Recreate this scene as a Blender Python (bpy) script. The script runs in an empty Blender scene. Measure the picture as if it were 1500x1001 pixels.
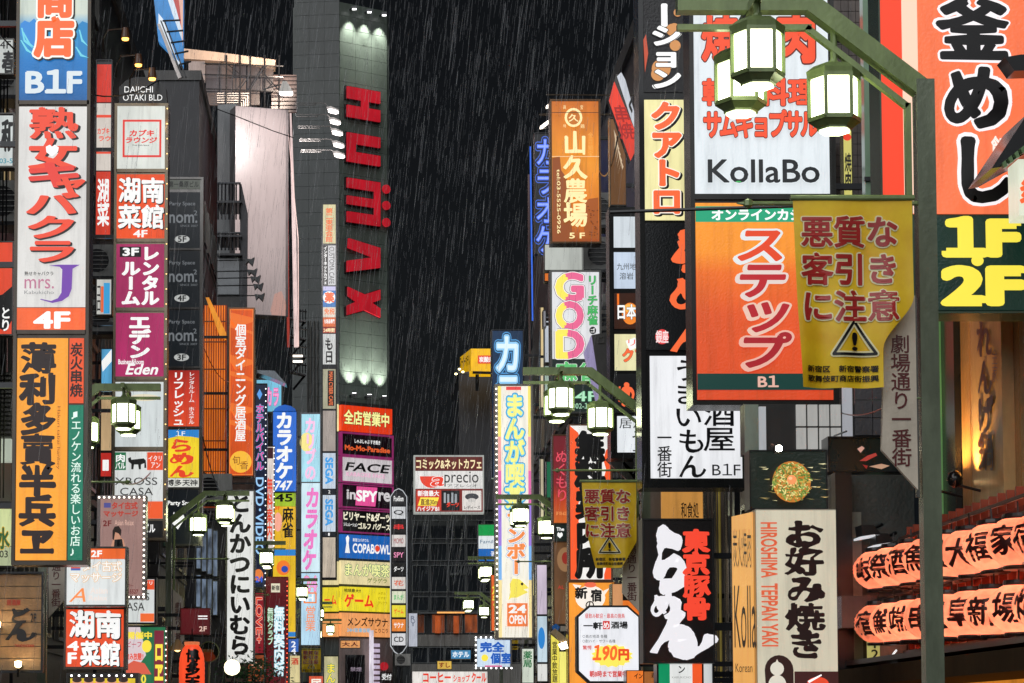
import bpy, bmesh, math, random
import numpy as np
from mathutils import Vector, noise
random.seed(7)
R = math.radians
SC = bpy.context.scene
COL = SC.collection
# ---------------------------------------------------------------- camera
FPX, CX, HY, PITCH, EYE = 3540.0, 524.0, 1070.0, R(4.0), 1.6
CYP = HY - FPX * math.tan(PITCH)
cam = bpy.data.cameras.new('camera')
cam.sensor_width = 36
cam.lens = FPX / 1500 * 36
cam.shift_x = (750 - CX) / 1500
cam.shift_y = (CYP - 500.5) / 1500
cam.clip_start = .5
cam.clip_end = 3000
camo = bpy.data.objects.new('camera', cam)
COL.objects.link(camo)
camo.location = (0, 0, EYE)
camo.rotation_euler = (R(90) + PITCH, 0, 0)
SC.camera = camo
# ---------------------------------------------------------------- night sky, added fill sun
SUN_EL, SUN_ROT = R(38), R(200)
world = bpy.data.worlds.new('World')
SC.world = world
world.use_nodes = True
wn = world.node_tree
sky = wn.nodes.new('ShaderNodeTexSky')
sky.sky_type = 'NISHITA'
sky.sun_disc = False
sky.sun_elevation = SUN_EL
sky.sun_rotation = SUN_ROT
hs = wn.nodes.new('ShaderNodeHueSaturation')
hs.inputs['Saturation'].default_value = .5
wn.links.new(sky.outputs[0], hs.inputs['Color'])
bg = wn.nodes['Background']
bg.inputs['Strength'].default_value = .0015
wn.links.new(hs.outputs[0], bg.inputs['Color'])
sun = bpy.data.lights.new('fill_sun', 'SUN')  # added soft frontal fill from above and behind the camera
sun.energy = 2.1
sun.angle = R(70)
sun.color = (.95, .97, 1)
suno = bpy.data.objects.new('fill_sun', sun)
COL.objects.link(suno)
suno.rotation_euler = (R(52), 0, R(-20))
SC.view_settings.view_transform = 'Standard'
SC.view_settings.look = 'None'
SC.view_settings.gamma = 1
SC.view_settings.exposure = 0
SC.view_settings.use_curve_mapping = False
# ---------------------------------------------------------------- picture point -> place
_sp, _cp = math.sin(PITCH), math.cos(PITCH)
def ray(px, py):
    a, v = (px - CX) / FPX, (CYP - py) / FPX
    return Vector((a, _cp - _sp * v, _sp + _cp * v))
def at(px, py, d):
    r = ray(px, py)
    return Vector((0, 0, EYE)) + r * (d / r.y)
class Front:                       # a plane across the street at distance d, yaw turns it
    def __init__(s, xc, yc, d, yaw=0):
        s.xc, s.d, s.t = xc, d, math.tan(R(yaw))
        s.o = at(xc, yc, d)
        s.k = (at(xc + 10, yc, d).x - s.o.x) / 10
        n = Vector((s.t, -1, 0)); n.normalize(); s.n = n
        s.px = s.k
    def __call__(s, x, y, l=0):
        dx = (x - s.xc) * s.k
        p = Vector((s.o.x + dx, s.d + dx * s.t, at(s.xc, y, s.d).z))
        return p + s.n * l
class Side:                        # a plane along the street at X
    def __init__(s, X, d=20):
        s.X = X; s.n = Vector((-1 if X > 0 else 1, 0, 0)); s.px = d / FPX * 1.0
    def __call__(s, x, y, l=0):
        X = s.X
        d = X * FPX / (x - CX)
        p = at(x, y, d); p.x = X
        return p + s.n * l
# ---------------------------------------------------------------- materials
def lin(h):
    if not isinstance(h, str): return tuple(h)
    h = h.lstrip('#')
    o = []
    for i in (0, 2, 4):
        c = int(h[i:i + 2], 16) / 255
        o.append(c / 12.92 if c <= .04045 else ((c + .055) / 1.055) ** 2.4)
    return tuple(o)
_M = {}
def _new(name):
    m = bpy.data.materials.new(name); m.use_nodes = True
    n = m.node_tree; return m, n, n.nodes['Principled BSDF']
def em(h, s=1.0, light=True, var=.13, scale=1.3, stops=None, rough=.3):
    """emissive colour: backlit acrylic, lamps, and surfaces whose light is put in; stops = printed gradient [(z0, colour), (z1, colour)] in world height"""
    k = ('em', h if isinstance(h, str) else tuple(h), s, light, var, scale, tuple(stops) if stops else None, rough)
    if k in _M: return _M[k]
    m, n, b = _new('emissive_face')
    c = lin(h)
    b.inputs['Base Color'].default_value = (*[x * .35 for x in c], 1)
    b.inputs['Roughness'].default_value = rough
    b.inputs['Emission Color'].default_value = (*c, 1)
    b.inputs['Emission Strength'].default_value = s
    g = n.nodes.new('ShaderNodeNewGeometry')
    if stops:
        sp = n.nodes.new('ShaderNodeSeparateXYZ'); n.links.new(g.outputs['Position'], sp.inputs[0])
        mr = n.nodes.new('ShaderNodeMapRange')
        mr.inputs['From Min'].default_value = stops[0][0]; mr.inputs['From Max'].default_value = stops[-1][0]
        n.links.new(sp.outputs[2], mr.inputs[0])
        cr = n.nodes.new('ShaderNodeValToRGB'); e = cr.color_ramp.elements
        zz = stops[-1][0] - stops[0][0]
        while len(e) < len(stops): e.new(.5)
        for i, (z, hh) in enumerate(stops):
            e[i].position = (z - stops[0][0]) / zz
        for i, (z, hh) in enumerate(stops):
            e[i].color = (*lin(hh), 1)
        n.links.new(mr.outputs[0], cr.inputs[0])
        n.links.new(cr.outputs[0], b.inputs['Emission Color'])
    if var:
        nz = n.nodes.new('ShaderNodeTexNoise'); nz.inputs['Scale'].default_value = scale; nz.inputs['Detail'].default_value = 5
        mp = n.nodes.new('ShaderNodeMapping'); mp.inputs['Scale'].default_value = (2.2, 2.2, .8)
        n.links.new(g.outputs['Position'], mp.inputs[0]); n.links.new(mp.outputs[0], nz.inputs['Vector'])
        mr = n.nodes.new('ShaderNodeMapRange')
        mr.inputs['From Min'].default_value = .3; mr.inputs['From Max'].default_value = .7
        mr.inputs['To Min'].default_value = s * (1 - 1.6 * var); mr.inputs['To Max'].default_value = s * (1 + var * .4)
        n.links.new(nz.outputs[0], mr.inputs[0])
        # grime runs: narrow upright streaks on the acrylic
        m2 = n.nodes.new('ShaderNodeMapping'); m2.inputs['Scale'].default_value = (14, 14, 1.1)
        n2 = n.nodes.new('ShaderNodeTexNoise'); n2.inputs['Scale'].default_value = 1; n2.inputs['Detail'].default_value = 6; n2.inputs['Roughness'].default_value = .7
        n.links.new(g.outputs['Position'], m2.inputs[0]); n.links.new(m2.outputs[0], n2.inputs['Vector'])
        r2 = n.nodes.new('ShaderNodeMapRange'); r2.inputs['From Min'].default_value = .34; r2.inputs['From Max'].default_value = .52
        r2.inputs['To Min'].default_value = .8; r2.inputs['To Max'].default_value = 1
        n.links.new(n2.outputs[0], r2.inputs[0])
        mu = n.nodes.new('ShaderNodeMath'); mu.operation = 'MULTIPLY'
        n.links.new(mr.outputs[0], mu.inputs[0]); n.links.new(r2.outputs[0], mu.inputs[1]); n.links.new(mu.outputs[0], b.inputs['Emission Strength'])
        nb = n.nodes.new('ShaderNodeTexNoise'); nb.inputs['Scale'].default_value = 45; nb.inputs['Detail'].default_value = 2
        n.links.new(g.outputs['Position'], nb.inputs['Vector'])
        bp = n.nodes.new('ShaderNodeBump'); bp.inputs['Strength'].default_value = .25; bp.inputs['Distance'].default_value = .01
        n.links.new(nb.outputs[0], bp.inputs['Height']); n.links.new(bp.outputs[0], b.inputs['Normal'])
    if not light: m.cycles.emission_sampling = 'NONE'
    _M[k] = m; return m
def pr(h, s=1.0):                  # translucent printed colour on a lit face
    return em(h, s, light=False, var=0)
def paint(h, rough=.5, metal=0, var=.35, scale=3, bump=0, spec=.5, bs=30):
    k = ('p', h if isinstance(h, str) else tuple(h), rough, metal, var, scale, bump, spec, bs)
    if k in _M: return _M[k]
    m, n, b = _new('painted_surface')
    c = lin(h)
    b.inputs['Roughness'].default_value = rough * .62; b.inputs['Metallic'].default_value = metal
    b.inputs['Specular IOR Level'].default_value = spec
    g = n.nodes.new('ShaderNodeNewGeometry')
    nz = n.nodes.new('ShaderNodeTexNoise'); nz.inputs['Scale'].default_value = scale; nz.inputs['Detail'].default_value = 8
    nz.inputs['Roughness'].default_value = .65
    mp = n.nodes.new('ShaderNodeMapping'); mp.inputs['Scale'].default_value = (1, 1, .35)
    n.links.new(g.outputs['Position'], mp.inputs[0]); n.links.new(mp.outputs[0], nz.inputs['Vector'])
    cr = n.nodes.new('ShaderNodeValToRGB')
    cr.color_ramp.elements[0].position = .3; cr.color_ramp.elements[1].position = .7
    cr.color_ramp.elements[0].color = (*[x * (1 - var) for x in c], 1)
    cr.color_ramp.elements[1].color = (*[min(1, x * (1 + var * .5)) for x in c], 1)
    n.links.new(nz.outputs[0], cr.inputs[0]); n.links.new(cr.outputs[0], b.inputs['Base Color'])
    if bump:
        bz = n.nodes.new('ShaderNodeTexNoise'); bz.inputs['Scale'].default_value = bs; bz.inputs['Detail'].default_value = 4
        n.links.new(g.outputs['Position'], bz.inputs['Vector'])
        bp = n.nodes.new('ShaderNodeBump'); bp.inputs['Strength'].default_value = bump; bp.inputs['Distance'].default_value = .02
        n.links.new(bz.outputs[0], bp.inputs['Height']); n.links.new(bp.outputs[0], b.inputs['Normal'])
    _M[k] = m; return m
STEEL = paint((.07, .066, .06), .35, .6)
DARK = paint((.02, .021, .024), .35, .2)
BLACK = paint((.008, .008, .009), .45)
BRONZE = paint((.16, .12, .085), .35, .6)
GALV = paint((.2, .195, .18), .4, .7)
GREEN = paint((.30, .38, .2), .38, .1, var=.3, scale=9, bump=.1)
CONC = paint((.09, .085, .08), .8, 0, bump=.3)
TILED = paint((.055, .045, .04), .55, 0, var=.5, bump=.3)
INKB = paint((.006, .005, .006), .5)
GLASSD = paint((.015, .018, .022), .08, 0, var=.1)
WOODL = paint((.42, .24, .09), .55, 0, var=.5, scale=9, bump=.3)
WHT, CREAM = pr('#f2f2f0'), pr('#fff2c0')
RED, ORG, YEL, GRNP, BLUP = pr('#e2391f'), pr('#f2622f'), pr('#fbe34a'), pr('#3fae5a'), pr('#2c7fc8')
# ---------------------------------------------------------------- mesh helpers
def ent(name, label=None, cat=None, group=None, loc=(0, 0, 0), kind=None):
    o = bpy.data.objects.new(name, None); COL.objects.link(o); o.location = loc
    o.empty_display_size = .2
    tag(o, label, cat, group, kind); return o
def tag(o, label=None, cat=None, group=None, kind=None):
    if label: o['label'] = label
    if cat: o['category'] = cat
    if group: o['group'] = group
    if kind: o['kind'] = kind
    return o
def rootloc(p):
    v = Vector((0, 0, 0))
    while p is not None:
        v += p.location; p = p.parent
    return v
def obj(name, V, Fc, mat, parent=None, smooth=False):
    """mesh from world-space vertices, child of parent"""
    o0 = rootloc(parent) if parent is not None else Vector((0, 0, 0))
    m = bpy.data.meshes.new(name)
    m.from_pydata([tuple(Vector(v) - o0) for v in V], [], Fc)
    if isinstance(mat, (list, tuple)):
        for x in mat: m.materials.append(x)
    else: m.materials.append(mat)
    if smooth: m.polygons.foreach_set('use_smooth', [True] * len(m.polygons))
    m.validate(); m.update()
    o = bpy.data.objects.new(name, m); COL.objects.link(o)
    if parent is not None: o.parent = parent
    return o
class MB:
    def __init__(s): s.v, s.f = [], []
    def add(s, V, Fc):
        k = len(s.v); s.v += [Vector(v) for v in V]; s.f += [tuple(i + k for i in q) for q in Fc]; return s
    def box8(s, P):
        return s.add(P, [(0, 3, 2, 1), (4, 5, 6, 7), (0, 1, 5, 4), (1, 2, 6, 5), (2, 3, 7, 6), (3, 0, 4, 7)])
    def box(s, x0, y0, z0, x1, y1, z1):
        return s.box8([(x0, y0, z0), (x1, y0, z0), (x1, y1, z0), (x0, y1, z0), (x0, y0, z1), (x1, y0, z1), (x1, y1, z1), (x0, y1, z1)])
    def fbox(s, F, x0, y0, x1, y1, l0, l1):
        return s.box8([F(x0, y1, l0), F(x1, y1, l0), F(x1, y0, l0), F(x0, y0, l0), F(x0, y1, l1), F(x1, y1, l1), F(x1, y0, l1), F(x0, y0, l1)])
    def ring(s, F, x0, y0, x1, y1, w, l0, l1):
        s.fbox(F, x0, y0, x1, y0 + w, l0, l1); s.fbox(F, x0, y1 - w, x1, y1, l0, l1)
        s.fbox(F, x0, y0 + w, x0 + w, y1 - w, l0, l1); s.fbox(F, x1 - w, y0 + w, x1, y1 - w, l0, l1); return s
    def bar(s, a, b, r, n=6, r2=None):
        a, b = Vector(a), Vector(b); d = (b - a).normalized()
        u = d.orthogonal().normalized(); w = d.cross(u); r2 = r if r2 is None else r2
        P = []
        for q, rr in ((a, r), (b, r2)):
            for i in range(n):
                t = 2 * math.pi * (i + .5) / n
                P.append(q + u * math.cos(t) * rr + w * math.sin(t) * rr)
        Fc = [(i, (i + 1) % n, n + (i + 1) % n, n + i) for i in range(n)] + [tuple(range(n))[::-1], tuple(range(n, 2 * n))]
        return s.add(P, Fc)
    def beam(s, a, b, w, h):       # rectangular section, h vertical-ish
        a, b = Vector(a), Vector(b); d = (b - a).normalized()
        up = Vector((0, 0, 1)) if abs(d.z) < .9 else Vector((1, 0, 0))
        u = d.cross(up).normalized() * w / 2; v = u.cross(d).normalized() * h / 2
        return s.box8([a - u - v, a + u - v, a + u + v, a - u + v, b - u - v, b + u - v, b + u + v, b - u + v])
    def lathe(s, c, prof, n=16, ph=0):
        c = Vector(c); P = []
        for (r, z) in prof:
            for i in range(n):
                t = 2 * math.pi * i / n + ph; P.append(c + Vector((math.cos(t) * r, math.sin(t) * r, z)))
        Fc = []
        for j in range(len(prof) - 1):
            for i in range(n):
                Fc.append((j * n + i, j * n + (i + 1) % n, (j + 1) * n + (i + 1) % n, (j + 1) * n + i))
        Fc += [tuple(range(n))[::-1], tuple(range((len(prof) - 1) * n, len(prof) * n))]
        return s.add(P, Fc)
    def ext(s, F, pts, l0, l1):
        n = len(pts)
        P = [F(x, y, l0) for x, y in pts] + [F(x, y, l1) for x, y in pts]
        Fc = [(i, (i + 1) % n, n + (i + 1) % n, n + i) for i in range(n)]
        from mathutils.geometry import tessellate_polygon
        tr = tessellate_polygon([[Vector((x, y, 0)) for x, y in pts]])
        for t in tr: Fc.append(tuple(t)); Fc.append(tuple(i + n for i in t)[::-1])
        return s.add(P, Fc)
    def flat(s, F, pts, l):
        from mathutils.geometry import tessellate_polygon
        tr = tessellate_polygon([[Vector((x, y, 0)) for x, y in pts]])
        return s.add([F(x, y, l) for x, y in pts], [tuple(t) for t in tr])
    def build(s, name, mat, parent=None, smooth=False): return obj(name, s.v, s.f, mat, parent, smooth)
# ---------------------------------------------------------------- lettering
_G = {}
def raw(t, shear=0):
    k = (t, shear)
    if k in _G: return _G[k]
    if '1' in t and len(t) > 1 and max(map(ord, t)) < 256:
        pts, F, E, cur = [], [], [], 0
        for ch in t:
            if ch == ' ': cur += .25; continue
            p, f, e = raw('１' if ch == '1' else ch, shear); x0 = min(q[0] for q in p); x1 = max(q[0] for q in p); n0 = len(pts)
            pts += [(q[0] - x0 + cur, q[1]) for q in p]; F += [tuple(i + n0 for i in g) for g in f]; E += [(a + n0, b + n0) for a, b in e]
            cur += x1 - x0 + .09
        _G[k] = (pts, F, E); return _G[k]
    c = bpy.data.curves.new('glyph', 'FONT'); c.body = t; c.resolution_u = 3; c.fill_mode = 'FRONT'; c.shear = shear
    o = bpy.data.objects.new('glyph', c)
    m = bpy.data.meshes.new_from_object(o)
    n = len(m.vertices); co = np.zeros(n * 3); m.vertices.foreach_get('co', co)
    co = co.reshape(-1, 3)[:, :2]
    F = [tuple(p.vertices) for p in m.polygons]
    # merge doubles, find outline edges
    key = {}; mp = []; pts = []
    for p in co:
        q = (round(float(p[0]), 4), round(float(p[1]), 4))
        if q not in key: key[q] = len(pts); pts.append(q)
        mp.append(key[q])
    F = [tuple(mp[i] for i in f) for f in F]; F = [f for f in F if len(set(f)) == len(f)]
    cnt = {}
    for f in F:
        for i in range(len(f)):
            e = (f[i], f[(i + 1) % len(f)]); e = (min(e), max(e)); cnt[e] = cnt.get(e, 0) + 1
    E = [e for e, v in cnt.items() if v == 1]
    bpy.data.objects.remove(o); bpy.data.curves.remove(c); bpy.data.meshes.remove(m)
    _G[k] = (pts, F, E); return _G[k]
_B = {}
def bold(t, r, brush=0, shear=0):
    """outline stroked by radius r (em); brush makes the weight swell and thin"""
    k = (t, r, brush, shear)
    if k in _B: return _B[k]
    pts, F, E = raw(t, shear)
    V = [(x, y, 0.) for x, y in pts]; Fc = list(F)
    if r > 0:
        Lo = sum(math.hypot(pts[a][0] - pts[b][0], pts[a][1] - pts[b][1]) for a, b in E) / max(1, len(t.replace(' ', '')))
        r *= max(.5, min(1, 8.5 / max(Lo, .1)))
        if ord(t[0]) < 128: r *= .8
        def rad(p):
            if not brush: return r
            return max(.004, r * (1 + brush * 2.2 * noise.noise(Vector((p[0] * 3.1, p[1] * 3.1, len(t) + ord(t[0]) % 17)))))
        rn = random.Random(3); done = set()
        sd = 6 if r < .03 else 8
        for a, b in E:
            A, B = pts[a], pts[b]; dx, dy = B[0] - A[0], B[1] - A[1]; L = math.hypot(dx, dy)
            if L < 1e-5: continue
            nx, ny = -dy / L, dx / L; ra, rb = rad(A), rad(B); k0 = len(V); l = rn.random()
            V += [(A[0] + nx * ra, A[1] + ny * ra, l), (A[0] - nx * ra, A[1] - ny * ra, l), (B[0] - nx * rb, B[1] - ny * rb, l), (B[0] + nx * rb, B[1] + ny * rb, l)]
            Fc.append((k0, k0 + 1, k0 + 2, k0 + 3))
            if a not in done:
                done.add(a); k0 = len(V); l = rn.random()
                V += [(A[0] + ra * math.cos(2 * math.pi * i / sd), A[1] + ra * math.sin(2 * math.pi * i / sd), l) for i in range(sd)]
                Fc.append(tuple(range(k0, k0 + sd)))
    _B[k] = (V, Fc); return _B[k]
def place_text(F, text, x0, y0, x1, y1, mode, r, l, brush=0, shear=0, rot=0, dx=0, dy=0, slant=0):
    V, Fc = [], []
    lf = .0007
    if mode == 'v':
        lines = list(text); n = len(lines); w = x1 - x0; ch = (y1 - y0) / n
        for i, c in enumerate(lines):
            if c in ' 　': continue
            gv, gf = bold(c, r, brush, shear); k = len(V); top = y0 + i * ch
            lat = ord(c) < 256
            if lat:
                xs = [v[0] for v in raw(c)[0]]; ys = [v[1] for v in raw(c)[0]]
                bx0, bx1, by0, by1 = min(xs), max(xs), min(ys), max(ys)
            for (x, y, q) in gv:
                if c in 'ー―～': x, y = .5 + (y - .385), .385 - (x - .5) * .95
                if lat:
                    ww = min(w, ch * (bx1 - bx0) / max(.01, by1 - by0) * 1.0)
                    X = (x0 + x1) / 2 + ((x - bx0) / max(.01, bx1 - bx0) - .5) * ww; Y = top + (1 - (y - by0) / max(.01, by1 - by0)) * ch * .84 + ch * .08
                else:
                    X = x0 + (x - .05) / .9 * w; Y = top + (.84 - y) / .92 * ch * .96 + ch * .02
                X += slant * (y0 + y1 - 2 * Y) / 2
                V.append(F(X + dx, Y + dy, l + q * lf))
            Fc += [tuple(j + k for j in f) for f in gf]
    else:
        gv, gf = bold(text, r, brush, shear); rp = raw(text, shear)[0]
        xs = [p[0] for p in rp]; ys = [p[1] for p in rp]; a0, a1, b0, b1 = min(xs), max(xs), min(ys), max(ys)
        for (x, y, q) in gv:
            u, v = (x - a0) / max(.01, a1 - a0), (y - b0) / max(.01, b1 - b0)
            if rot: X, Y = x0 + v * (x1 - x0), y0 + u * (y1 - y0)
            else: X, Y = x0 + u * (x1 - x0), y1 - v * (y1 - y0)
            X += slant * ((y0 + y1) / 2 - Y)
            V.append(F(X + dx, Y + dy, l + q * lf))
        Fc = gf
    return V, Fc
# ---------------------------------------------------------------- signs
class Sign:
    def __init__(s, name, label, cat, x0, y0, x1, y1, d, th=.3, fr=3, mat=None, yaw=0, group=None, F=None, arms=True, cab=True, side=None):
        s.F = F or Front((x0 + x1) / 2, (y0 + y1) / 2, d, yaw); s.d = d
        b = s.F((x0 + x1) / 2, y1, -th / 2)
        s.root = ent(name, label, cat, group, b); s.l = .012; s.cur = s.root; s.mat = mat or STEEL; s.th = th
        s.e = (x0, y0, x1, y1)
        if cab:
            MB().fbox(s.F, x0 + fr * .5, y0 + fr * .5, x1 - fr * .5, y1 - fr * .5, -th, 0).build('cabinet', side or s.mat, s.root)
            if fr: MB().ring(s.F, x0, y0, x1, y1, fr, -th - .01, .03).build('frame', s.mat, s.root)
        if arms:
            sg = 1 if s.F((x0 + x1) / 2, y0).x > 0 else -1
            wall = FAC * sg
            edge = s.F(x1 if sg > 0 else x0, y0, -th / 2)
            if abs(wall) > abs(edge.x) + .05:
                n = max(2, int(abs(y1 - y0) * s.F.px / 1.6) + 1)
                for i in range(n):
                    y = y0 + (y1 - y0) * (i + .5) / n
                    p = s.F(x1 if sg > 0 else x0, y, -th / 2)
                    MB().beam(p, (wall, p.y, p.z), .06, .06).beam((wall - sg * .02, p.y, p.z - .1), (wall - sg * .02, p.y, p.z + .1), .16, .03).build('bracket', DARK, s.root)
    def panel(s, x0, y0, x1, y1, mat, name='panel', t=.006, rail=None):
        s.cur = MB().fbox(s.F, x0, y0, x1, y1, .0, s.l if False else .012 + t).build(name, mat, s.root)
        s.l = .012 + t + .003
        if rail:
            MB().fbox(s.F, x0 - 1, y1, x1 + 1, y1 + rail, -.01, .03).build('rail', s.mat, s.root)
        return s
    def rect(s, x0, y0, x1, y1, mat, name='print'):
        MB().flat(s.F, [(x0, y0), (x1, y0), (x1, y1), (x0, y1)], s.l).build(name, mat, s.cur); s.l += .002; return s
    def poly(s, pts, mat, name='print'):
        MB().flat(s.F, pts, s.l).build(name, mat, s.cur); s.l += .002; return s
    def disc(s, cx, cy, rx, mat, ry=None, n=20, name='print'):
        ry = ry or rx
        return s.poly([(cx + rx * math.cos(2 * math.pi * i / n), cy + ry * math.sin(2 * math.pi * i / n)) for i in range(n)], mat, name)
    def outline(s, x0, y0, x1, y1, w, mat, name='print'):
        m = MB(); F = s.F
        for a in ((x0, y0, x1, y0 + w), (x0, y1 - w, x1, y1), (x0, y0 + w, x0 + w, y1 - w), (x1 - w, y0 + w, x1, y1 - w)):
            m.flat(F, [(a[0], a[1]), (a[2], a[1]), (a[2], a[3]), (a[0], a[3])], s.l)
        m.build(name, mat, s.cur); s.l += .002; return s
    def txt(s, text, x0, y0, x1, y1, layers, mode='h', brush=0, shear=0, rot=0, slant=0):
        if not isinstance(layers, list): layers = [layers]
        for L in layers:
            if not isinstance(L, tuple): L = (.012, L)
            r, m = L[0], L[1]; dx = L[2] if len(L) > 2 else 0; dy = L[3] if len(L) > 3 else 0
            V, Fc = place_text(s.F, text, x0, y0, x1, y1, mode, r, s.l, brush, shear, rot, dx, dy, slant)
            obj('lettering', V, Fc, m, s.cur); s.l += .0022
        return s
    def v(s, text, x0, y0, x1, y1, layers, **k): return s.txt(text, x0, y0, x1, y1, layers, 'v', **k)
    def bulbs(s, pts, rpx, mat):
        """each bulb along the edge is a part; bulbs share one mesh"""
        me = None
        for (x, y) in pts:
            c = s.F(x, y, .03)
            if me is None:
                q = MB().lathe((0, 0, 0), [(.01, -1), (.7, -.7), (1, 0), (.7, .7), (.01, 1)], 8)
                q.v = [v * rpx * s.F.px for v in q.v]
                me = bpy.data.meshes.new('bulb'); me.from_pydata([tuple(v) for v in q.v], [], q.f); me.materials.append(mat)
            o = bpy.data.objects.new('bulb', me); COL.objects.link(o); o.parent = s.root; o.location = c - s.root.location
        return s
FAC = 5.4
def edge_pts(x0, y0, x1, y1, nx, ny, sides='lrtb'):
    P = []
    if 't' in sides: P += [(x0 + (x1 - x0) * i / nx, y0) for i in range(nx + 1)]
    if 'b' in sides: P += [(x0 + (x1 - x0) * i / nx, y1) for i in range(nx + 1)]
    if 'l' in sides: P += [(x0, y0 + (y1 - y0) * (i + .5) / ny) for i in range(ny)]
    if 'r' in sides: P += [(x1, y0 + (y1 - y0) * (i + .5) / ny) for i in range(ny)]
    return P
def spot(name, loc, target, power, color=(1, .9, .7), ang=60, parent=None, size=.05, blend=.6):
    l = bpy.data.lights.new(name, 'SPOT'); l.energy = power; l.color = color; l.spot_size = R(ang); l.spot_blend = blend; l.shadow_soft_size = size
    o = bpy.data.objects.new(name, l); COL.objects.link(o)
    d = Vector(target) - Vector(loc)
    o.rotation_euler = d.to_track_quat('-Z', 'Y').to_euler()
    if parent is not None:
        o.parent = parent; o.location = Vector(loc) - rootloc(parent)
    else: o.location = loc
    return o
# ================================================================ the street
def ground():
    road = paint((.045, .045, .05), .18, 0, var=.4, scale=1.5, bump=.4, bs=60)
    side = paint((.12, .11, .10), .3, 0, var=.4, scale=2, bump=.3, bs=40)
    tag(MB().add([(-700, -60, -.02), (900, -60, -.02), (900, 1500, -.02), (-700, 1500, -.02)], [(0, 1, 2, 3)]).build('ground', paint((.04, .04, .042), .7)), kind='structure')
    tag(MB().add([(-3.2, -40, 0), (3.2, -40, 0), (3.2, 300, 0), (-3.2, 300, 0)], [(0, 1, 2, 3)]).build('road', road), kind='structure')
    for sg in (-1, 1):
        a, b = sorted((sg * 3.35, sg * 5.35))
        tag(MB().box(a, -40, -.015, b, 300, .12).build('pavement', side), kind='structure')
        a, b = sorted((sg * 3.2, sg * 3.348))
        tag(MB().box(a, -40, -.015, b, 300, .13).build('kerb', paint((.2, .2, .19), .5)), kind='structure')
    tag(MB().add([(-2.9, -40, .004), (-2.8, -40, .004), (-2.8, 300, .004), (-2.9, 300, .004)], [(0, 1, 2, 3)]).build('road_marking', paint((.7, .7, .68), .4)), kind='structure')
ground()
_win = {}
def building(label, x0, x1, y0, y1, h, wall, storey=3.2, street=True, front=True, lit=.15, cat='building', wcol=None, wmat=None, zmin=3.5, bay=2.0, roof=True, fw=1.3):
    """box building; windows on the face to the street and on the face to the camera"""
    rt = ent('street_building', label, cat, None, ((x0 + x1) / 2, (y0 + y1) / 2, 0))
    w = MB().box(x0, y0, 0, x1, y1, h)
    w.build('wall', wall, rt)
    if roof:
        MB().box(x0 - .08, y0 - .08, h + .002, x1 + .08, y1 + .08, h + .35).build('parapet', CONC, rt)
        c = ((x0 + x1) / 2, (y0 + y1) / 2)
        MB().box(c[0] - .8, c[1] - .8, h + .352, c[0] + .8, c[1] + .8, h + 1.9).build('roof_unit', GALV, rt)
    sg = -1 if x0 > 0 else 1
    xf = x0 if x0 > 0 else x1
    rn = random.Random(int(x0 * 7 + y0 * 13))
    fr = wmat or GALV
    nf = int((min(h, 34) - zmin) / storey)
    for k in range(nf):
        z = zmin + k * storey
        # string course
        if street: MB().box(min(xf, xf + sg * .06), y0, z - .55, max(xf, xf + sg * .06), y1, z - .42).build('ledge', wall, rt)
        spots_ = []
        if street:
            n = max(1, int((y1 - y0) / bay))
            for i in range(n):
                yc = y0 + (y1 - y0) * (i + .5) / n; spots_.append(('s', yc))
        if front:
            n = max(1, int((x1 - x0) / bay)); n = min(n, 6)
            for i in range(n):
                xc = (x0 + (i + .5) * bay) if x0 > 0 else (x1 - (i + .5) * bay); spots_.append(('f', xc))
        for kind, c in spots_:
            hw, hh = fw / 2, .75
            key = (kind, sg, fw, fr.name)
            lm = em((.75, .55, .28), .55, light=False) if rn.random() < lit else GLASSD
            if kind == 's':
                a = MB(); t = .07
                for (p0, q0, p1, q1) in ((-hw, -hh, hw, -hh + t), (-hw, hh - t, hw, hh), (-hw, -hh + t, -hw + t, hh - t), (hw - t, -hh + t, hw, hh - t), (-t / 2, -hh + t, t / 2, hh - t)):
                    xa, xb = sorted((sg * .004, sg * .09)); a.box(xa, p0, q0, xb, p1, q1)
                g = MB(); xa, xb = sorted((sg * .004, sg * .03)); g.box(xa, -hw + t, -hh + t, xb, hw - t, hh - t)
                L = Vector((xf, c, z + .45))
            else:
                a = MB(); t = .07
                for (p0, q0, p1, q1) in ((-hw, -hh, hw, -hh + t), (-hw, hh - t, hw, hh), (-hw, -hh + t, -hw + t, hh - t), (hw - t, -hh + t, hw, hh - t), (-t / 2, -hh + t, t / 2, hh - t)):
                    a.box(p0, -.09, q0, p1, -.004, q1)
                g = MB().box(-hw + t, -.03, -hh + t, hw - t, -.004, hh - t)
                L = Vector((c, y0, z + .45))
            if key not in _win:
                o = a.build('window', fr); me = o.data; bpy.data.objects.remove(o); _win[key] = me
            k2 = key + (lm.name,)
            if k2 not in _win:
                o = g.build('pane', lm); me = o.data; bpy.data.objects.remove(o); _win[k2] = me
            w_ = bpy.data.objects.new('window', _win[key]); COL.objects.link(w_); w_.parent = rt; w_.location = L - rt.location
            p_ = bpy.data.objects.new('pane', _win[k2]); COL.objects.link(p_); p_.parent = w_
    return rt
BW = paint((.017, .016, .02), .6, 0, bump=.25)
BW2 = paint((.028, .025, .024), .6, 0, bump=.25)
BW3 = paint((.018, .018, .021), .45)
PURP = paint((.02, .017, .02), .55, 0, bump=.2)
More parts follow.
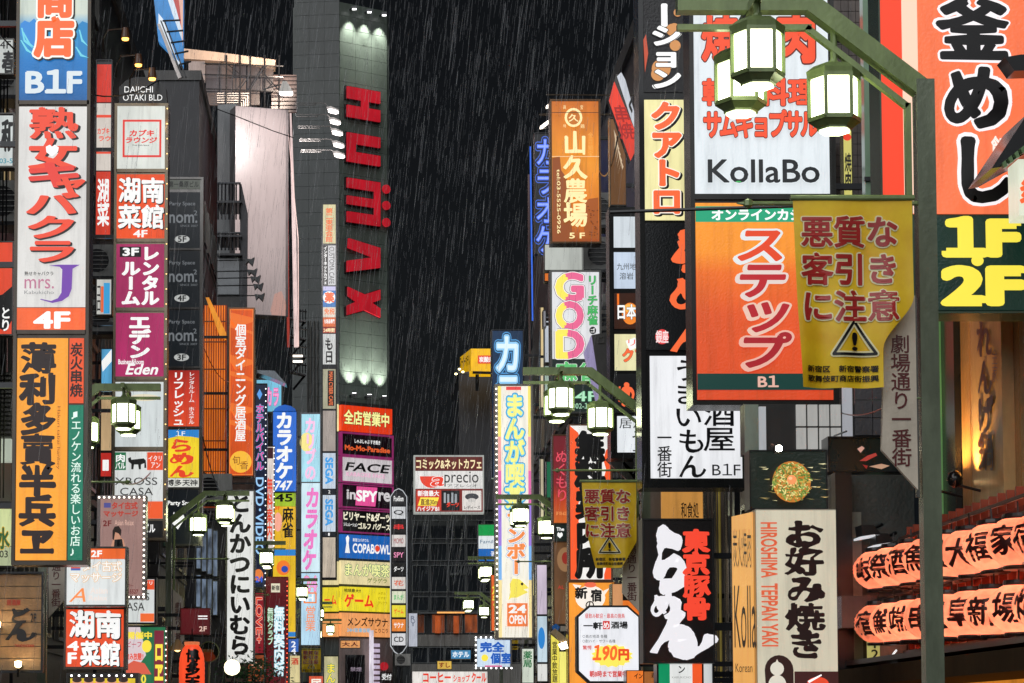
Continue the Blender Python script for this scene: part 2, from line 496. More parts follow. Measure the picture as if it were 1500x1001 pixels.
# left row, near to far (street face at x = -5.4)
building('dark office building at the left edge behind the tall blue and orange sign tower', -16, -5.4, 28, 37.5, 13.5, BW2)
building('dark building behind the massage and noodle signs on the left', -17, -5.42, 38, 49.5, 21, BW, lit=.05, front=False)
building('plum grey windowless building behind the striped grey floor board on the left', -16, -5.4, 50, 61, 17.6, PURP, lit=0, front=False)
building('building with amber lit shutters behind the orange dining sign', -18, -5.45, 66, 76, 14.0, BW2, lit=.3)
building('narrow grey stair tower building left of the big white billboard', -15, -5.6, 84, 96, 24.5, BW, lit=.1)
building('brown brick building under the big white billboard', -14, -4.4, 104, 118, 17.0, paint((.16, .085, .06), .8, 0, var=.5, bump=.5), lit=.3, front=False)
# right row
building('brown tiled building behind the white barbecue sign on the right', 5.4, 16, 26.5, 34, 16, TILED, lit=.1)
building('dark building behind the black sushi column on the right', 5.4, 16, 34.5, 43, 15.5, BW3, lit=.05)
building('dark building behind the amber farm restaurant sign', 5.42, 17, 43.5, 58, 15.0, BW, lit=.1, front=False)
building('tall grey building at the far right behind the comic cafe sign', 5.4, 18, 60, 74, 16, BW, lit=.25)
building('far right building end beyond the comic cafe sign', 7.3, 22, 80, 100, 17, BW2, lit=.2)
# ---------------------------------------------------------------- far dark hotel block
def dark_hotel():
    F = Front(690, 900, 165)
    rt = ent('hotel_building', 'black glass office block across the end of the street under the comic cafe billboard', 'building', None, F(690, 1110, -6))
    MB().fbox(F, 590, 748, 830, 1110, -14, 0).build('wall', paint((.03, .034, .036), .3), rt)
    MB().fbox(F, 586, 742, 834, 747.7, -14, .4).build('parapet', paint((.03, .032, .034), .5), rt)
    gl = paint((.02, .024, .028), .1); mu = paint((.11, .12, .12), .5)
    for r_, (ya, yb) in enumerate([(762, 790), (796, 822), (828, 868), (874, 896)]):
        for i in range(8):
            xa = 604 + i * 26.5
            w = MB().ring(F, xa, ya, xa + 25, yb, 1.1, .01, .12).build('window', mu, rt)
            MB().fbox(F, xa + 1.2, ya + 1.2, xa + 23.8, yb - 1.2, .01, .05).build('pane', gl, w)
    # lit restaurant storey
    amber = em('#7a3a18', 1, light=True, var=.5, scale=.6)
    MB().fbox(F, 603, 897.5, 800, 899.5, .01, .5).build('balcony_slab', mu, rt)
    for (xa, xb, m_) in ((606, 622, em('#5a2a10', 1, var=.5)), (632, 652, amber), (654, 678, em('#3a2010', 1, var=.5)), (680, 700, em('#8a4016', 1, var=.5))):
        w = MB().ring(F, xa, 900, xb, 928, .9, .01, .1).build('window', mu, rt)
        MB().fbox(F, xa + 1, 901, xb - 1, 927, .01, .05).build('pane', m_, w)
    MB().fbox(F, 640, 897, 680, 899.2, .51, .6).build('lamp_strip', em('#ffb060', 1.2), rt)
    for xa in (637, 664):
        MB().fbox(F, xa, 903, xa + 8, 928, .12, .5).build('pillar', em('#c0561e', .7, light=False, var=.4), rt)
    cc = paint((.19, .18, .16), .8, 0, var=.3)
    for i in range(9):
        MB().fbox(F, 603 + i * 24, 930, 626.6 + i * 24, 947, .01, .14).build('wall_panel', cc, rt)
        MB().fbox(F, 603 + i * 24, 973, 626.6 + i * 24, 1060, .01, .14).build('wall_panel', cc, rt)
        w = MB().ring(F, 603 + i * 24, 948, 626.6 + i * 24, 972, 1.2, .01, .14).build('window', mu, rt)
        MB().fbox(F, 604.4 + i * 24, 949.4, 625 + i * 24, 970.6, .01, .06).build('pane', gl, w)
    # rooftop sign scaffold
    for i in range(7):
        a = 612 + i * 15
        MB().bar(F(a, 742, -1), F(a, 752, -1), .07, 5).bar(F(a, 752, -1), F(a + 15, 764 if i % 2 else 748, .2), .05, 5).build('scaffold_brace', mu, rt)
    V, Fc = place_text(F, 'LUXOR', 661, 824, 693, 843, 'h', .02, .2, slant=.2)
    obj('lettering', V, Fc, paint((.10, .11, .11), .4), rt)
    return rt
dark_hotel()
# comic cafe billboard
s = Sign('rooftop_billboard', 'white framed comic and net cafe billboard with red swoosh on the far roof', 'billboard', 606, 667, 709, 752, 160, th=1, fr=2, mat=em('#a9aca6', .9, var=.1), arms=False)
s.panel(608.5, 669.5, 707, 690, em('#5e1a12')).txt('コミック&ネットカフェ', 610, 673, 705, 687, (.03, pr('#f5e3b0')))
s.panel(608.5, 690.3, 707, 716, em('#e8e6e2', .95))
s.poly([(615, 698)] + [(632 + 17 * math.cos(t), 698 + 17 * math.sin(t)) for t in [math.pi * (1 - i / 12) for i in range(13)]], pr('#e0402a'))
s.txt('a', 633, 699, 651, 712, [(.05, WHT), (.02, RED)], slant=.3).txt('precio', 651, 691, 701, 713, (.0, INKB)).txt('アプレシオ', 655, 709.5, 699, 714, (.0, INKB))
s.panel(608.5, 716.3, 707, 750, em('#7d1f17', .9))
s.rect(610, 718, 646, 748, pr('#c63a25')).txt('新宿最大', 612, 719, 643, 727, (.03, WHT))
s.poly([(612, 741), (616, 729), (643, 729), (639, 741)], YEL).txt('直進30m', 616, 731, 641, 740, (.02, pr('#5e1a12'))).txt('ハイジアB1', 611, 742, 643, 749, (.03, WHT))
s.rect(647, 719, 673, 748, INKB)
for i, a in enumerate((650, 655, 661, 666)): s.rect(a, 722 + i % 2 * 2, a + 3, 737, pr('#9aa0a5'))
s.txt('ダーツ', 654, 736, 672, 743, (.04, RED)).rect(677, 719, 705, 748, pr('#d8d2cc')).disc(691, 728, 10, pr('#3a3a3e'), 5).disc(691, 733, 6, pr('#c9c5c0'), 3).txt('レディース', 680, 741, 703, 746, (.02, INKB))
# yellow rooftop box
F = Front(673, 530, 190)
rt = ent('rooftop_sign', 'glowing yellow box sign floating high on a dark distant roof', 'rooftop sign', None, at(700, 546, 190))
fa = Front(707, 530, 190); sb = Front(681, 530, 190, -38)
MB().fbox(fa, 690, 511, 745, 544, -3, 0).build('cabinet', em('#f2b80c', 1.0), rt)
p = MB().add([fa(690, 544, .001), at(674, 546, 196.5), at(674, 523.5, 196.5), fa(690, 511, .001)], [(0, 1, 2, 3)]).build('side_panel', em('#d2a00e', .9), rt)
SF = lambda x, y, l=0: fa(690, y, 0).lerp(at(674, y + 4, 196.5), (690 - x) / 16) + Vector((-.05, -.08, 0)) * (1 + l)
V, Fc = place_text(SF, 'スーパーホテル', 675, 520, 689, 535, 'h', .03, .02); obj('lettering', V, Fc, INKB, p)
r_ = MB().fbox(fa, 700, 521, 745, 533, .01, .06).build('red_panel', em('#e0451c'), rt)
V, Fc = place_text(fa, '炭酸泉', 702, 523, 723, 531, 'h', .03, .08); obj('lettering', V, Fc, WHT, r_)
MB().bar(fa(692, 546, .1), fa(735, 547, .1), .12, 5).bar(fa(700, 546, -1), fa(700, 570, -1), .15, 5).bar(fa(725, 546, -1), fa(725, 570, -1), .15, 5).build('support_rail', DARK, rt)
for (x, y) in ((673, 541), (678, 545), (668, 548)):
    MB().lathe(at(x, y, 189), [(.01, -.08), (.1, -.05), (.1, .05), (.01, .08)], 8).build('lamp', em('#fff0b0', 6, var=0), rt)
F = Front(700, 760, 192)
building('unlit tower holding the yellow rooftop box sign', at(672, 560, 200).x, at(672, 560, 200).x + 18, 200, 215, at(700, 548, 200).z, BW3, lit=0, street=False, front=False)
# ---------------------------------------------------------------- the tower with the red letters
def letter_tower():
    F = Front(533, 300, 140, 34.5); k = 133
    G = Front(463, 300, 140 - (497 - 463) * .0, -8)
    cr = F(497, 300); G = Front(497, 300, cr.y, -8)
    F0 = F
    rt = ent('office_tower', 'slim grey green office tower with giant red sideways letters', 'tower', None, F(520, 1105, -4))
    FT = Front(497, 300, cr.y, 34.5)
    # body
    P = [FT(497.3, 1105, -.1), FT(572, 1105, -.1), FT(572, 1105, -8), G(428, 1105, -9), G(428, 1105, -.1)]
    zt = FT(497, 3, 0).z
    V = [(p.x, p.y, 0) for p in P] + [(p.x, p.y, zt - .2) for p in P]
    n = 5
    obj('core', V, [(i, (i + 1) % n, n + (i + 1) % n, n + i) for i in range(n)] + [tuple(range(n))[::-1], tuple(range(n, 2 * n))], paint((.05, .06, .055), .6), rt)
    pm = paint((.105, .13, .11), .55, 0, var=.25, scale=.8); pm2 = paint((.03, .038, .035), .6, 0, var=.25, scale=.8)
    y = 3.0; row = 0
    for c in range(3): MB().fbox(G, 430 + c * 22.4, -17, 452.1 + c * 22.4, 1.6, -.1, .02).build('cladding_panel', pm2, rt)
    while y < 586:
        for c in range(3):
            x0 = 497.4 + c * 23.4
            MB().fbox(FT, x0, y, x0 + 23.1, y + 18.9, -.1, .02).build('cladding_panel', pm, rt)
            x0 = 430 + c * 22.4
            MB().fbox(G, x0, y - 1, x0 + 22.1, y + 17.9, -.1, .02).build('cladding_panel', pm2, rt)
        y += 19.3; row += 1
    MB().fbox(FT, 497, 588, 571, 593, -.1, .1).build('ledge', pm2, rt)
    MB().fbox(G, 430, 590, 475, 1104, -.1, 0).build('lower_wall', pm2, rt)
    red = em('#b01a27', 1, var=.2, scale=.5)
    sh = lambda pts: [(x, y) for x, y in pts]
    def letter(polys):
        m = MB()
        for p in polys:
            if len(p) == 4 and not isinstance(p[0], tuple): p = [(p[0], p[1]), (p[2], p[1]), (p[2], p[3]), (p[0], p[3])]
            m.ext(F, p, .18, .32)
        e = MB()
        for p in polys:
            if len(p) == 4 and not isinstance(p[0], tuple): p = [(p[0], p[1]), (p[2], p[1]), (p[2], p[3]), (p[0], p[3])]
            cx = sum(q[0] for q in p) / len(p); cy = sum(q[1] for q in p) / len(p)
            e.ext(F, [(x + (1.5 if x > cx else -1.5), y_ + (1.5 if y_ > cy else -1.5)) for x, y_ in p], .03, .179)
        o = m.build('letter', red, rt); e.build('letter_backing', paint((.02, .008, .01), .5), o)
    letter([(505, 133, 553, 150), (526, 149.9, 536, 160.1), (505, 160, 553, 177)])
    letter([(505, 200, 553, 215), (505, 227, 553, 242), (505, 214.9, 517, 227.1)])
    letter([(505, 266, 545.1, 280), (505, 292, 545.1, 304), (505, 315, 545.1, 330), (545, 266, 553, 330)])
    letter([[(507, 354), (553, 362), (553, 391), (505, 403), (505, 387), (542, 377), (506, 368)]])
    letter([[(506, 425), (530, 433), (553, 423), (553, 438), (541, 444), (553, 451), (553, 464), (530, 456), (505, 466), (505, 452), (518, 445), (506, 438)]])
    for y in (274, 298, 323):
        m = MB().ext(F, [(562.5 + 5.5 * math.cos(t * .524), y + 6.5 * math.sin(t * .524)) for t in range(12)], .18, .32); m.build('letter_dot', red, rt)
    # wall washers
    for i in range(3):
        x = 509 + i * 22
        for (y, yt, pw) in ((19, 90, 1), (582, 510, -1)):
            p = F(x + 3, y, .5)
            l = MB().beam(F(x + 3, y, .02), p, .08, .08).beam(p + Vector((-.16, 0, 0)), p + Vector((.16, 0, 0)), .3, .14).build('floodlight', DARK, rt)
            MB().beam(p + Vector((-.12, -.02, -.09 * pw)), p + Vector((.12, -.02, -.09 * pw)), .26, .02).build('lens', em('#ffffff', 4, var=0), l)
            spot('wall_wash', p + Vector((0, 0, -.2 * pw)), F(x + 1, yt, .0), 1500, (1, 1, .9), 66, l, .05, 1)
    # stacked tenant panels
    def pan(y0, y1, mat): return MB().fbox(F, 497, y0 + (0), 571, y1, .0, .25).build('tenant_panel', mat, rt)
    pinkf = em('#8d2a63', .9, var=.2)
    def T(p, t, x0, y0, x1, y1, m, r=.02, **kw):
        V, Fc = place_text(F, t, x0, y0, x1, y1, 'h', r, T.l, **kw); obj('lettering', V, Fc, m, p); T.l += .004
    T.l = .256
    def frame(y0, y1): MB().ring(F, 496, y0, 572, y1, 1.6, .0, .33).build('panel_frame', pinkf, rt)
    off = 1
    p = pan(597, 634, em('#e23a14', 1)); T(p, '全店営業中', 501, 604, 566, 624, INKB, .06); T(p, '全店営業中', 501, 604, 566, 624, pr('#f4ef9a'), .03)
    p = pan(640, 669, em('#14090d', 1)); frame(636, 670); T(p, 'しゃぶしゃぶ すき焼き', 516, 645, 553, 651, WHT, .02); T(p, 'Mo-Mo-Paradise', 502, 655, 567, 662, pr('#d85a2c'), .05)
    p = pan(673, 707, em('#d4cdd0', .9)); frame(671, 709); T(p, 'FACE', 504, 680, 566, 692, INKB, .03, slant=.3); T(p, 'KARAOKE FACE', 504, 694, 560, 700, pr('#e2a8c4'))
    p = pan(712, 744, em('#170a12', 1)); frame(711, 746); V, Fc = [], []
    obj('logo', *[x for x in ([F(519, 714, .255), F(549, 714, .255), F(546, 742, .255), F(517, 742, .255)], [(0, 1, 2, 3)])], pr('#d94f8f'), p)
    T.l = .26; T(p, 'in', 505, 720, 517, 733, pr('#c9c4c6'), .04); T(p, 'SPY', 519, 720, 548, 735, WHT, .05); T(p, 're', 551, 721, 567, 733, pr('#c9c4c6'), .04)
    p = pan(749, 781, em('#0c0a0a', 1)); frame(748, 782); T(p, 'ビリヤード&ダーツ', 500, 752, 568, 764, pr('#f3ecd0'), .035); T(p, 'シミュレーション', 500, 768, 520, 773, WHT, .02); T(p, 'ゴルフ バグース', 521, 767, 567, 776, pr('#f3ecd0'), .035)
    p = pan(785, 819, em('#1c62b4', 1)); T(p, '新宿コパボウル', 513, 790, 536, 795, WHT, .01); T(p, 'COPABOWL', 513, 798, 567, 811, WHT, .035)
    m = MB().flat(F, [(502, 812), (504, 798), (503, 790), (506, 786), (508, 790), (507, 798), (509, 812)], .27); m.build('pin_print', WHT, p)
    T(p, '●', 545, 799, 552, 808, pr('#e0452c'), .0)
    p = pan(823, 857, em('#e9d9a4', .95)); T(p, 'まんが喫茶', 502, 827, 566, 845, pr('#2a6a5a'), .06); T(p, 'まんが喫茶', 502, 827, 566, 845, pr('#f2f0a0'), .02); T(p, 'ゲラゲラ', 534, 847, 562, 854, pr('#6a7a3a'), .02)
    p = pan(861, 896, em('#f0dd2e', .95)); T(p, '地球最大!!', 500, 864, 524, 869, INKB, .02); T(p, 'ゲーム', 501, 872, 542, 890, RED, .04); T(p, 'メダル', 549, 867, 560, 871, pr('#9a8a10')); T(p, 'ビデオ', 549, 874, 560, 878, pr('#9a8a10')); T(p, 'プリクラ', 549, 881, 562, 885, pr('#9a8a10'))
    p = pan(899, 933, em('#f5a463', .95)); T(p, 'メンズサウナ', 505, 905, 563, 918, INKB, .02); T(p, '24H営業仮眠', 504, 921, 538, 927, pr('#6ab8d8'), .02); T(p, 'こりこり', 544, 921, 563, 927, pr('#5a2a18'), .02)
    # return of the lower panels round the corner
    for (y0, y1, m_, t, tm) in ((823, 857, em('#e3d39c', .9), '', INKB), (861, 896, em('#ead62c', .9), 'ーム', RED), (899, 933, em('#f0a05c', .9), '', INKB)):
        p = MB().fbox(G, 474, y0, 496.5, y1, .0, .25).build('tenant_panel', m_, rt)
        if t:
            V, Fc = place_text(G, t, 477, y0 + 12, 494, y1 - 10, 'h', .03, .27); obj('lettering', V, Fc, tm, p)
    p = MB().fbox(G, 493, 593, 496.6, 632, 0, .25).build('edge_panel', em('#eedfa0', 1), rt)
    # entrance storey
    MB().fbox(F, 497, 936, 572, 1104, 0, .2).build('entrance_wall', paint((.30, .22, .20), .35, 0, var=.3), rt)
    dd = MB().fbox(F, 503, 960, 530, 1104, .2, .3).build('door', paint((.012, .01, .012), .2), rt)
    V, Fc = place_text(F, '禁煙', 509, 978, 525, 984, 'h', .01, .32); obj('lettering', V, Fc, pr('#a090a0', .8), dd)
    MB().fbox(F, 535.5, 924, 538.5, 1104, .35, .6).build('light_column', em('#e8e0ec', 1, var=.3), rt)
    for i in range(9): MB().fbox(F, 540, 943 + i * 8, 549, 948 + i * 8, .35, .5).build('light_bar', em('#d8c8e0', .8, var=.2), rt)
    MB().ext(F, [(557 + 5 * math.cos(t * .4), 976 + 6 * math.sin(t * .4)) for t in range(16)], .3, .45).build('round_emblem', em('#b01824', 1), rt)
    p = MB().fbox(F, 551, 984, 569, 1000, .3, .4).build('notice_panel', em('#1a1210', 1), rt)
    V, Fc = place_text(F, '受付', 553, 987, 567, 996, 'h', .02, .43); obj('lettering', V, Fc, WHT, p)
    # wire conduits on dark flank
    for x in (452, 456, 461, 466): MB().bar(G(x, 470, .15), G(x, 1000, .15), .05, 5).build('conduit', GALV, rt)
letter_tower()
# slim pylon beside the tower
s = Sign('pylon_sign', 'slim round ended pylon of tiny tenant plates right of the red letter tower', 'pylon sign', 572, 722, 596, 952, 138, th=.8, fr=0, mat=DARK, arms=False, cab=False)
out = [(572, 728), (578, 719), (584, 716), (590, 719), (596, 728), (596, 946), (590, 955), (584, 959), (578, 955), (572, 946)]
MB().ext(s.F, out, -.8, -.02).build('cabinet', DARK, s.root)
for i in range(10):
    a, b = out[i], out[(i + 1) % 10]
    MB().beam(s.F(*a, -.2), s.F(*b, -.2), .5, .045).build('edge_trim', em('#b8bcc0', .9, var=0), s.root)
for i, (c, t, tc) in enumerate([('#1a1a1c', 'Pavilion', WHT), ('#d2d4d6', 'Q', INKB), ('#14100f', '串', pr('#d02a2a')), ('#d6d0cc', 'MOMO', pr('#9a5050')), ('#120a0d', 'SPY', pr('#e48ab0')), ('#10100e', 'ダーツ', WHT), ('#dcd6ce', '花', pr('#d05a3a')), ('#d8dcc0', 'まんが', GRNP), ('#e6d63a', 'ゲーム', RED), ('#ee8a3a', 'サウナ', WHT), ('#d8d8da', 'CD', INKB)]):
    y0 = 722 + i * 20.6; s.panel(574, y0, 594, y0 + 17.5, em(c, .95)).txt(t, 577, y0 + 5, 591, y0 + 12.5, (.02, tc))
MB().bar(s.F(584, 959, -.4), s.F(584, 1103, -.4), .12, 8).build('post', DARK, s.root)
# ================================================================ left row of signs
def brush_layers(m, r=.035): return [(r, m)]
OUTW = lambda fill, r=.02, o=.05, sh=None: ([(o, sh, 1.5, 1.5)] if sh else []) + [(o, WHT), (r, fill)]
# tall tower at the left edge
z = lambda py, d: at(0, py, d).z
D = 26
s = Sign('sign_tower', 'tall blue, white and amber sign tower at the far left of the street', 'sign tower', 21, -60, 131, 828, D, th=.34, fr=5, mat=paint((.085, .07, .055), .4, .5))
s.panel(26, -55, 128, 148, em('#1583c9', .95, stops=[(z(148, D), '#0b4f8e'), (z(90, D), '#0f6fb8'), (z(40, D), '#3aa0cf'), (z(20, D), '#d7dcc4')]), rail=6)
s.poly([(27, 36), (33, 31), (40, 34), (47, 28), (55, 38), (50, 70), (34, 60), (27, 52)], BLUP).poly([(112, 38), (118, 32), (128, 36), (128, 90), (112, 84)], pr('#1479b4'))
for (xa, ya, xb, yb, xc, yc) in ((28, 42, 32, 60, 48, 74), (27, 60, 36, 74, 52, 84), (113, 45, 117, 60, 128, 70), (108, 70, 116, 82, 128, 86), (30, 48, 40, 66, 50, 72)):
    s.poly([(xa, ya), (xa + 2, ya), (xb + 2, yb - 1), (xc, yc), (xb, yb + 2)], pr('#6cc8d8'))
s.v('商店', 51, -30, 104, 84, [(.11, INKB, 2, 2), (.10, pr('#f4efe6')), (.055, pr('#f0642c'))])
s.txt('B1F', 37, 105, 117, 137, (.045, pr('#cfd8dc')))
s.panel(26, 157, 128, 451, em('#dcdad6', .95), rail=.1)
rr = pr('#e0452a')
s.v('熟女', 43, 158, 110, 250, [(.045, INKB, 3, 2), (.035, rr)]).poly([(66, 216), (72, 213), (75, 216), (79, 213), (85, 217), (84, 223), (75, 230), (67, 224)], WHT)
s.v('キ', 40, 238, 116, 276, [(.06, INKB, 2, 2), (.05, pr('#d8382c'))]).txt('ャ', 84, 262, 122, 284, [(.06, INKB, 2, 2), (.05, rr)])
s.v('バクラ', 40, 282, 112, 386, [(.05, INKB, 2, 2), (.04, rr)])
s.poly([(86, 389), (118, 389), (112, 392), (107, 395), (106, 424), (102, 435), (92, 442), (78, 445), (60, 440), (61, 439), (76, 442), (86, 438), (91, 430), (92, 396), (88, 392), (72, 390.5)], pr('#6a3a9e'))
s.txt('mrs.', 37, 410, 80, 424, (.0, pr('#b06a86'))).txt('熟せキャバクラ', 37, 399, 79, 405, (.015, INKB)).txt('Kabukicho', 37, 427, 80, 432, pr('#8a8a8a'))
s.panel(26, 451.5, 126, 484, em('#f0622a', 1), rail=6).txt('4F', 52, 458, 102, 481, (.05, WHT))
s.panel(27, 496, 101, 821, em('#f6a02c', 1, var=.12))
inkbr = paint((.03, .008, .006), .5)
s.v('薄利多賣半兵ヱ', 34, 503, 82, 816, [(.05, inkbr)], brush=.45)
s.txt('Hakuri tabai hanbey', 85, 596, 91, 688, (.0, pr('#8a4a14')), rot=1)
s.panel(103, 496, 124, 591, em('#e25224', .95)).v('炭火串焼', 105, 503, 122, 582, [(.03, inkbr)], brush=.6)
s.panel(103, 594, 124, 821, em('#0d7a5e', .9)).v('♫エノケン流れる楽しいお店♪', 107, 600, 121, 816, (.01, pr('#d8ece0')))
# edge signs on far left
s = Sign('projecting_sign', 'small white 4F sign at the upper left edge in the dark', 'sign', -20, 57, 21, 110, 31, th=.2, fr=2)
s.panel(-18, 59, 19, 108, em('#cfd4d0', .9)).txt('4F', 0, 61, 16, 72, (.01, INKB)).txt('春', 4, 76, 22, 108, (.04, INKB), brush=1)
s = Sign('projecting_sign', 'white calligraphy sign with a phone number below the small 4F sign', 'sign', -20, 166, 21, 246, 31, th=.2, fr=2)
s.panel(-18, 170, 19, 243, em('#d2d8d6', .9)).v('和', 3, 176, 22, 222, (.04, INKB), brush=1).txt('03-5', 0, 233, 19, 240, (.02, pr('#3a8a9a')))
s = Sign('projecting_sign', 'red orange and black disc print sign cut by the left edge', 'sign', -30, 354, 20, 492, 32, th=.2, fr=2)
s.panel(-28, 356, 18, 490, em('#e2482a', .95)).poly([(-28, 440), (4, 432), (18, 420), (18, 470), (10, 486), (-28, 470)], INKB).v('とり', 2, 450, 16, 486, (.03, WHT))
s = Sign('projecting_sign', 'pale green water character sign low at the left edge', 'sign', -26, 735, 22, 832, 33, th=.2, fr=3)
s.panel(-24, 738, 19, 800, em('#d2dca0', .95)).txt('水', -4, 774, 14, 804, [(.07, pr('#c9a030')), (.03, pr('#2c5a34'))]).panel(-24, 801, 19, 829, em('#c0caa0', .8)).txt('03', 0, 807, 12, 817, (.01, INKB))
# shuttered wall strips behind
rt = ent('slatted_shutter', 'pale slatted shutter on the wall at the left edge', 'shutter', None, at(0, 640, 33.5))
F = Front(5, 600, 33.5)
MB().fbox(F, -30, 545, 17, 640, -.2, 0).build('backing', CONC, rt)
for i in range(14): MB().beam(F(-28, 548 + i * 6.6, .03), F(16, 548 + i * 6.6, .03), .02, .035).build('slat', GALV, rt)
MB().fbox(F, -30, 643, 17, 676, -.2, .02).build('lit_transom', em('#c8d2c0', .7), rt)
for i, y in enumerate((10, 250, 512)):
    m = MB()
    for x in (4, 9, 14): m.bar(F(x, -200, .5), F(x, 735, .5), .012, 5)
    if i == 0: tag(m.build('wall_cable', BLACK), 'three thin black cables hanging down the wall at the left edge', 'cable')
# wooden sign lower left
F = Front(15, 912, 30)
rt = ent('wooden_sign', 'wooden plank signboard with black brush word lit by small warm spots, lower left', 'signboard', None, F(15, 985, -.2))
wd = paint((.42, .25, .11), .6, 0, var=.45, scale=6, bump=.3)
for i in range(8):
    MB().fbox(F, -60, 842 + i * 17.6, 61, 858.6 + i * 17.6, -.08, .0 + .004 * (i % 3)).build('plank', wd, rt)
MB().ring(F, -62, 838, 64, 986, 3, -.1, .06).build('frame', DARK, rt)
V, Fc = place_text(F, 'どん', 12, 893, 52, 938, 'v', .05, .02, brush=.8); V, Fc = place_text(F, 'ど', 14, 890, 42, 914, 'v', .05, .02, brush=.8)
obj('lettering', V, Fc, INKB, rt)
V, Fc = place_text(F, 'ん', 8, 910, 52, 940, 'v', .06, .02, brush=.8); obj('lettering', V, Fc, INKB, rt)
V, Fc = place_text(F, '2F', 45, 899, 53, 912, 'h', .02, .02); obj('lettering', V, Fc, INKB, rt)
V, Fc = place_text(F, '居酒屋', 10, 879, 30, 887, 'h', .02, .02); obj('lettering', V, Fc, paint((.5, .04, .02), .5), rt)
V, Fc = place_text(F, 'TAKADANOBABA', 22, 944, 51, 948, 'h', .02, .02); obj('lettering', V, Fc, paint((.5, .04, .02), .5), rt)
for (x, y) in ((2, 917), (33, 974)):
    t = ent('spot_lamp', 'small glowing warm spot lamp %s' % ('on the left rim of the wooden signboard' if x < 10 else 'at the foot of the wooden signboard'), 'lamp', 'spots on the wooden signboard', F(x, y, .35))
    p = F(x, y, .35)
    MB().bar(p, p + Vector((0, -.0, -.16)), .015).bar(F(x, y + 1, 0) , p + Vector((0, 0, -.12)), .012).build('bracket', BLACK, t)
    MB().lathe(p, [(.01, -.05), (.04, -.03), (.045, .03), (.01, .04)], 10).build('bulb', em('#ffe2a0', 9, var=0), t)
    spot('spot_light', p, F(x + 6, y - 45, 0), 26, (1, .66, .3), 120, t, .05)
# DAIICHI OTAKI tower
D = 40
s = Sign('sign_tower', 'building directory tower with orange, magenta and white plates under a black arched name plate', 'sign tower', 166, 152, 245, 792, D, th=.34, fr=4, mat=paint((.20, .16, .11), .3, .7))
MB().ext(s.F, [(172, 152), (172, 128), (182, 118), (196, 113), (216, 113), (230, 118), (241, 129), (243, 152)], -.3, 0).build('top_plate', BLACK, s.root)
s.cur = s.root; s.txt('DAIICHI', 180, 127, 222, 136, (.0, WHT)).txt('OTAKI BLD', 178, 139, 236, 148, (.0, WHT))
s.panel(170, 156, 240, 248, em('#dfe3dc', .95), rail=5).outline(178, 176, 235, 231, 3, pr('#d8322a')).txt('カブキ', 189, 191, 224, 200, (.04, pr('#d8322a')), slant=.2).txt('ラウンジ', 183, 202, 228, 210, (.04, pr('#d8322a')), slant=.2).txt('Free Style Space', 193, 212.5, 217, 215, INKB)
for (ya, yb, tx) in ((256, 350, 0),):
    s.panel(170, ya, 240, yb, em('#ea5020', 1), rail=5).txt('湖南', 173, 262, 238, 297, [(.05, INKB, 1, 1), (.035, WHT)], brush=.7).txt('菜館', 173, 301, 238, 335, [(.05, INKB, 1, 1), (.035, WHT)], brush=.7).txt('4F', 195, 338, 215, 348, (.03, WHT))
s.panel(170, 358, 240, 451, em('#a8285e', .95), rail=5).rect(175, 362, 206, 377, INKB).txt('3F', 180, 364, 202, 375, (.05, WHT)).v('レンタル', 208, 361, 232, 448, (.055, WHT)).v('ルーム', 179, 383, 204, 448, (.055, WHT))
s.panel(170, 459, 240, 552, em('#ab2860', 1), rail=5).v('エデン', 190, 462, 219, 526, (.055, WHT)).txt('Business&Room', 174, 527, 211, 534, (.03, WHT)).txt('Eden', 187, 534, 232, 549, (.03, WHT), slant=.3)
s.panel(170, 560, 240, 655, em('#d3dada', .95), rail=5).txt('タイ古式', 187, 563, 236, 573, [(.06, pr('#e8943a')), (.02, WHT)]).rect(172, 564, 184, 570, pr('#3a4a8a')).disc(212, 583, 22, pr('#dcd2b8'), 5)
s.panel(170, 662, 240, 734, em('#dfe2e0', .95)).rect(170, 663, 186, 689, pr('#1f6a44')).txt('肉', 172, 666, 184, 677, (.03, WHT)).txt('バル', 171, 678, 185, 687, (.03, WHT)).rect(217, 663, 240, 689, pr('#e24f28')).txt('イタリ', 219, 668, 238, 676, (.01, WHT)).txt('アン', 223, 678, 236, 686, (.01, WHT))
cow = [(189, 672), (193, 670), (194, 674), (212, 672), (215, 675), (216, 686), (213, 686), (213, 679), (208, 681), (208, 688), (205, 688), (204, 681), (198, 681), (197, 688), (194, 688), (194, 680), (190, 677)]
s.poly(cow, INKB).txt('XROSS', 170, 700, 232, 711, (.0, INKB)).txt('CASA', 178, 715, 226, 726, (.0, INKB))
s.panel(170, 734.4, 240, 760, em('#d8dcdc', .9)).rect(216, 735, 240, 760, pr('#e8592a')).panel(170, 763, 240, 788, BLACK).disc(212, 774, 24, pr('#101010'), 11).txt('ビル', 213, 768, 229, 780, (.03, WHT))
s.bulbs([(243.5, y) for y in range(160, 790, 22)], 1.0, em('#ffce80', 2.5, var=0))
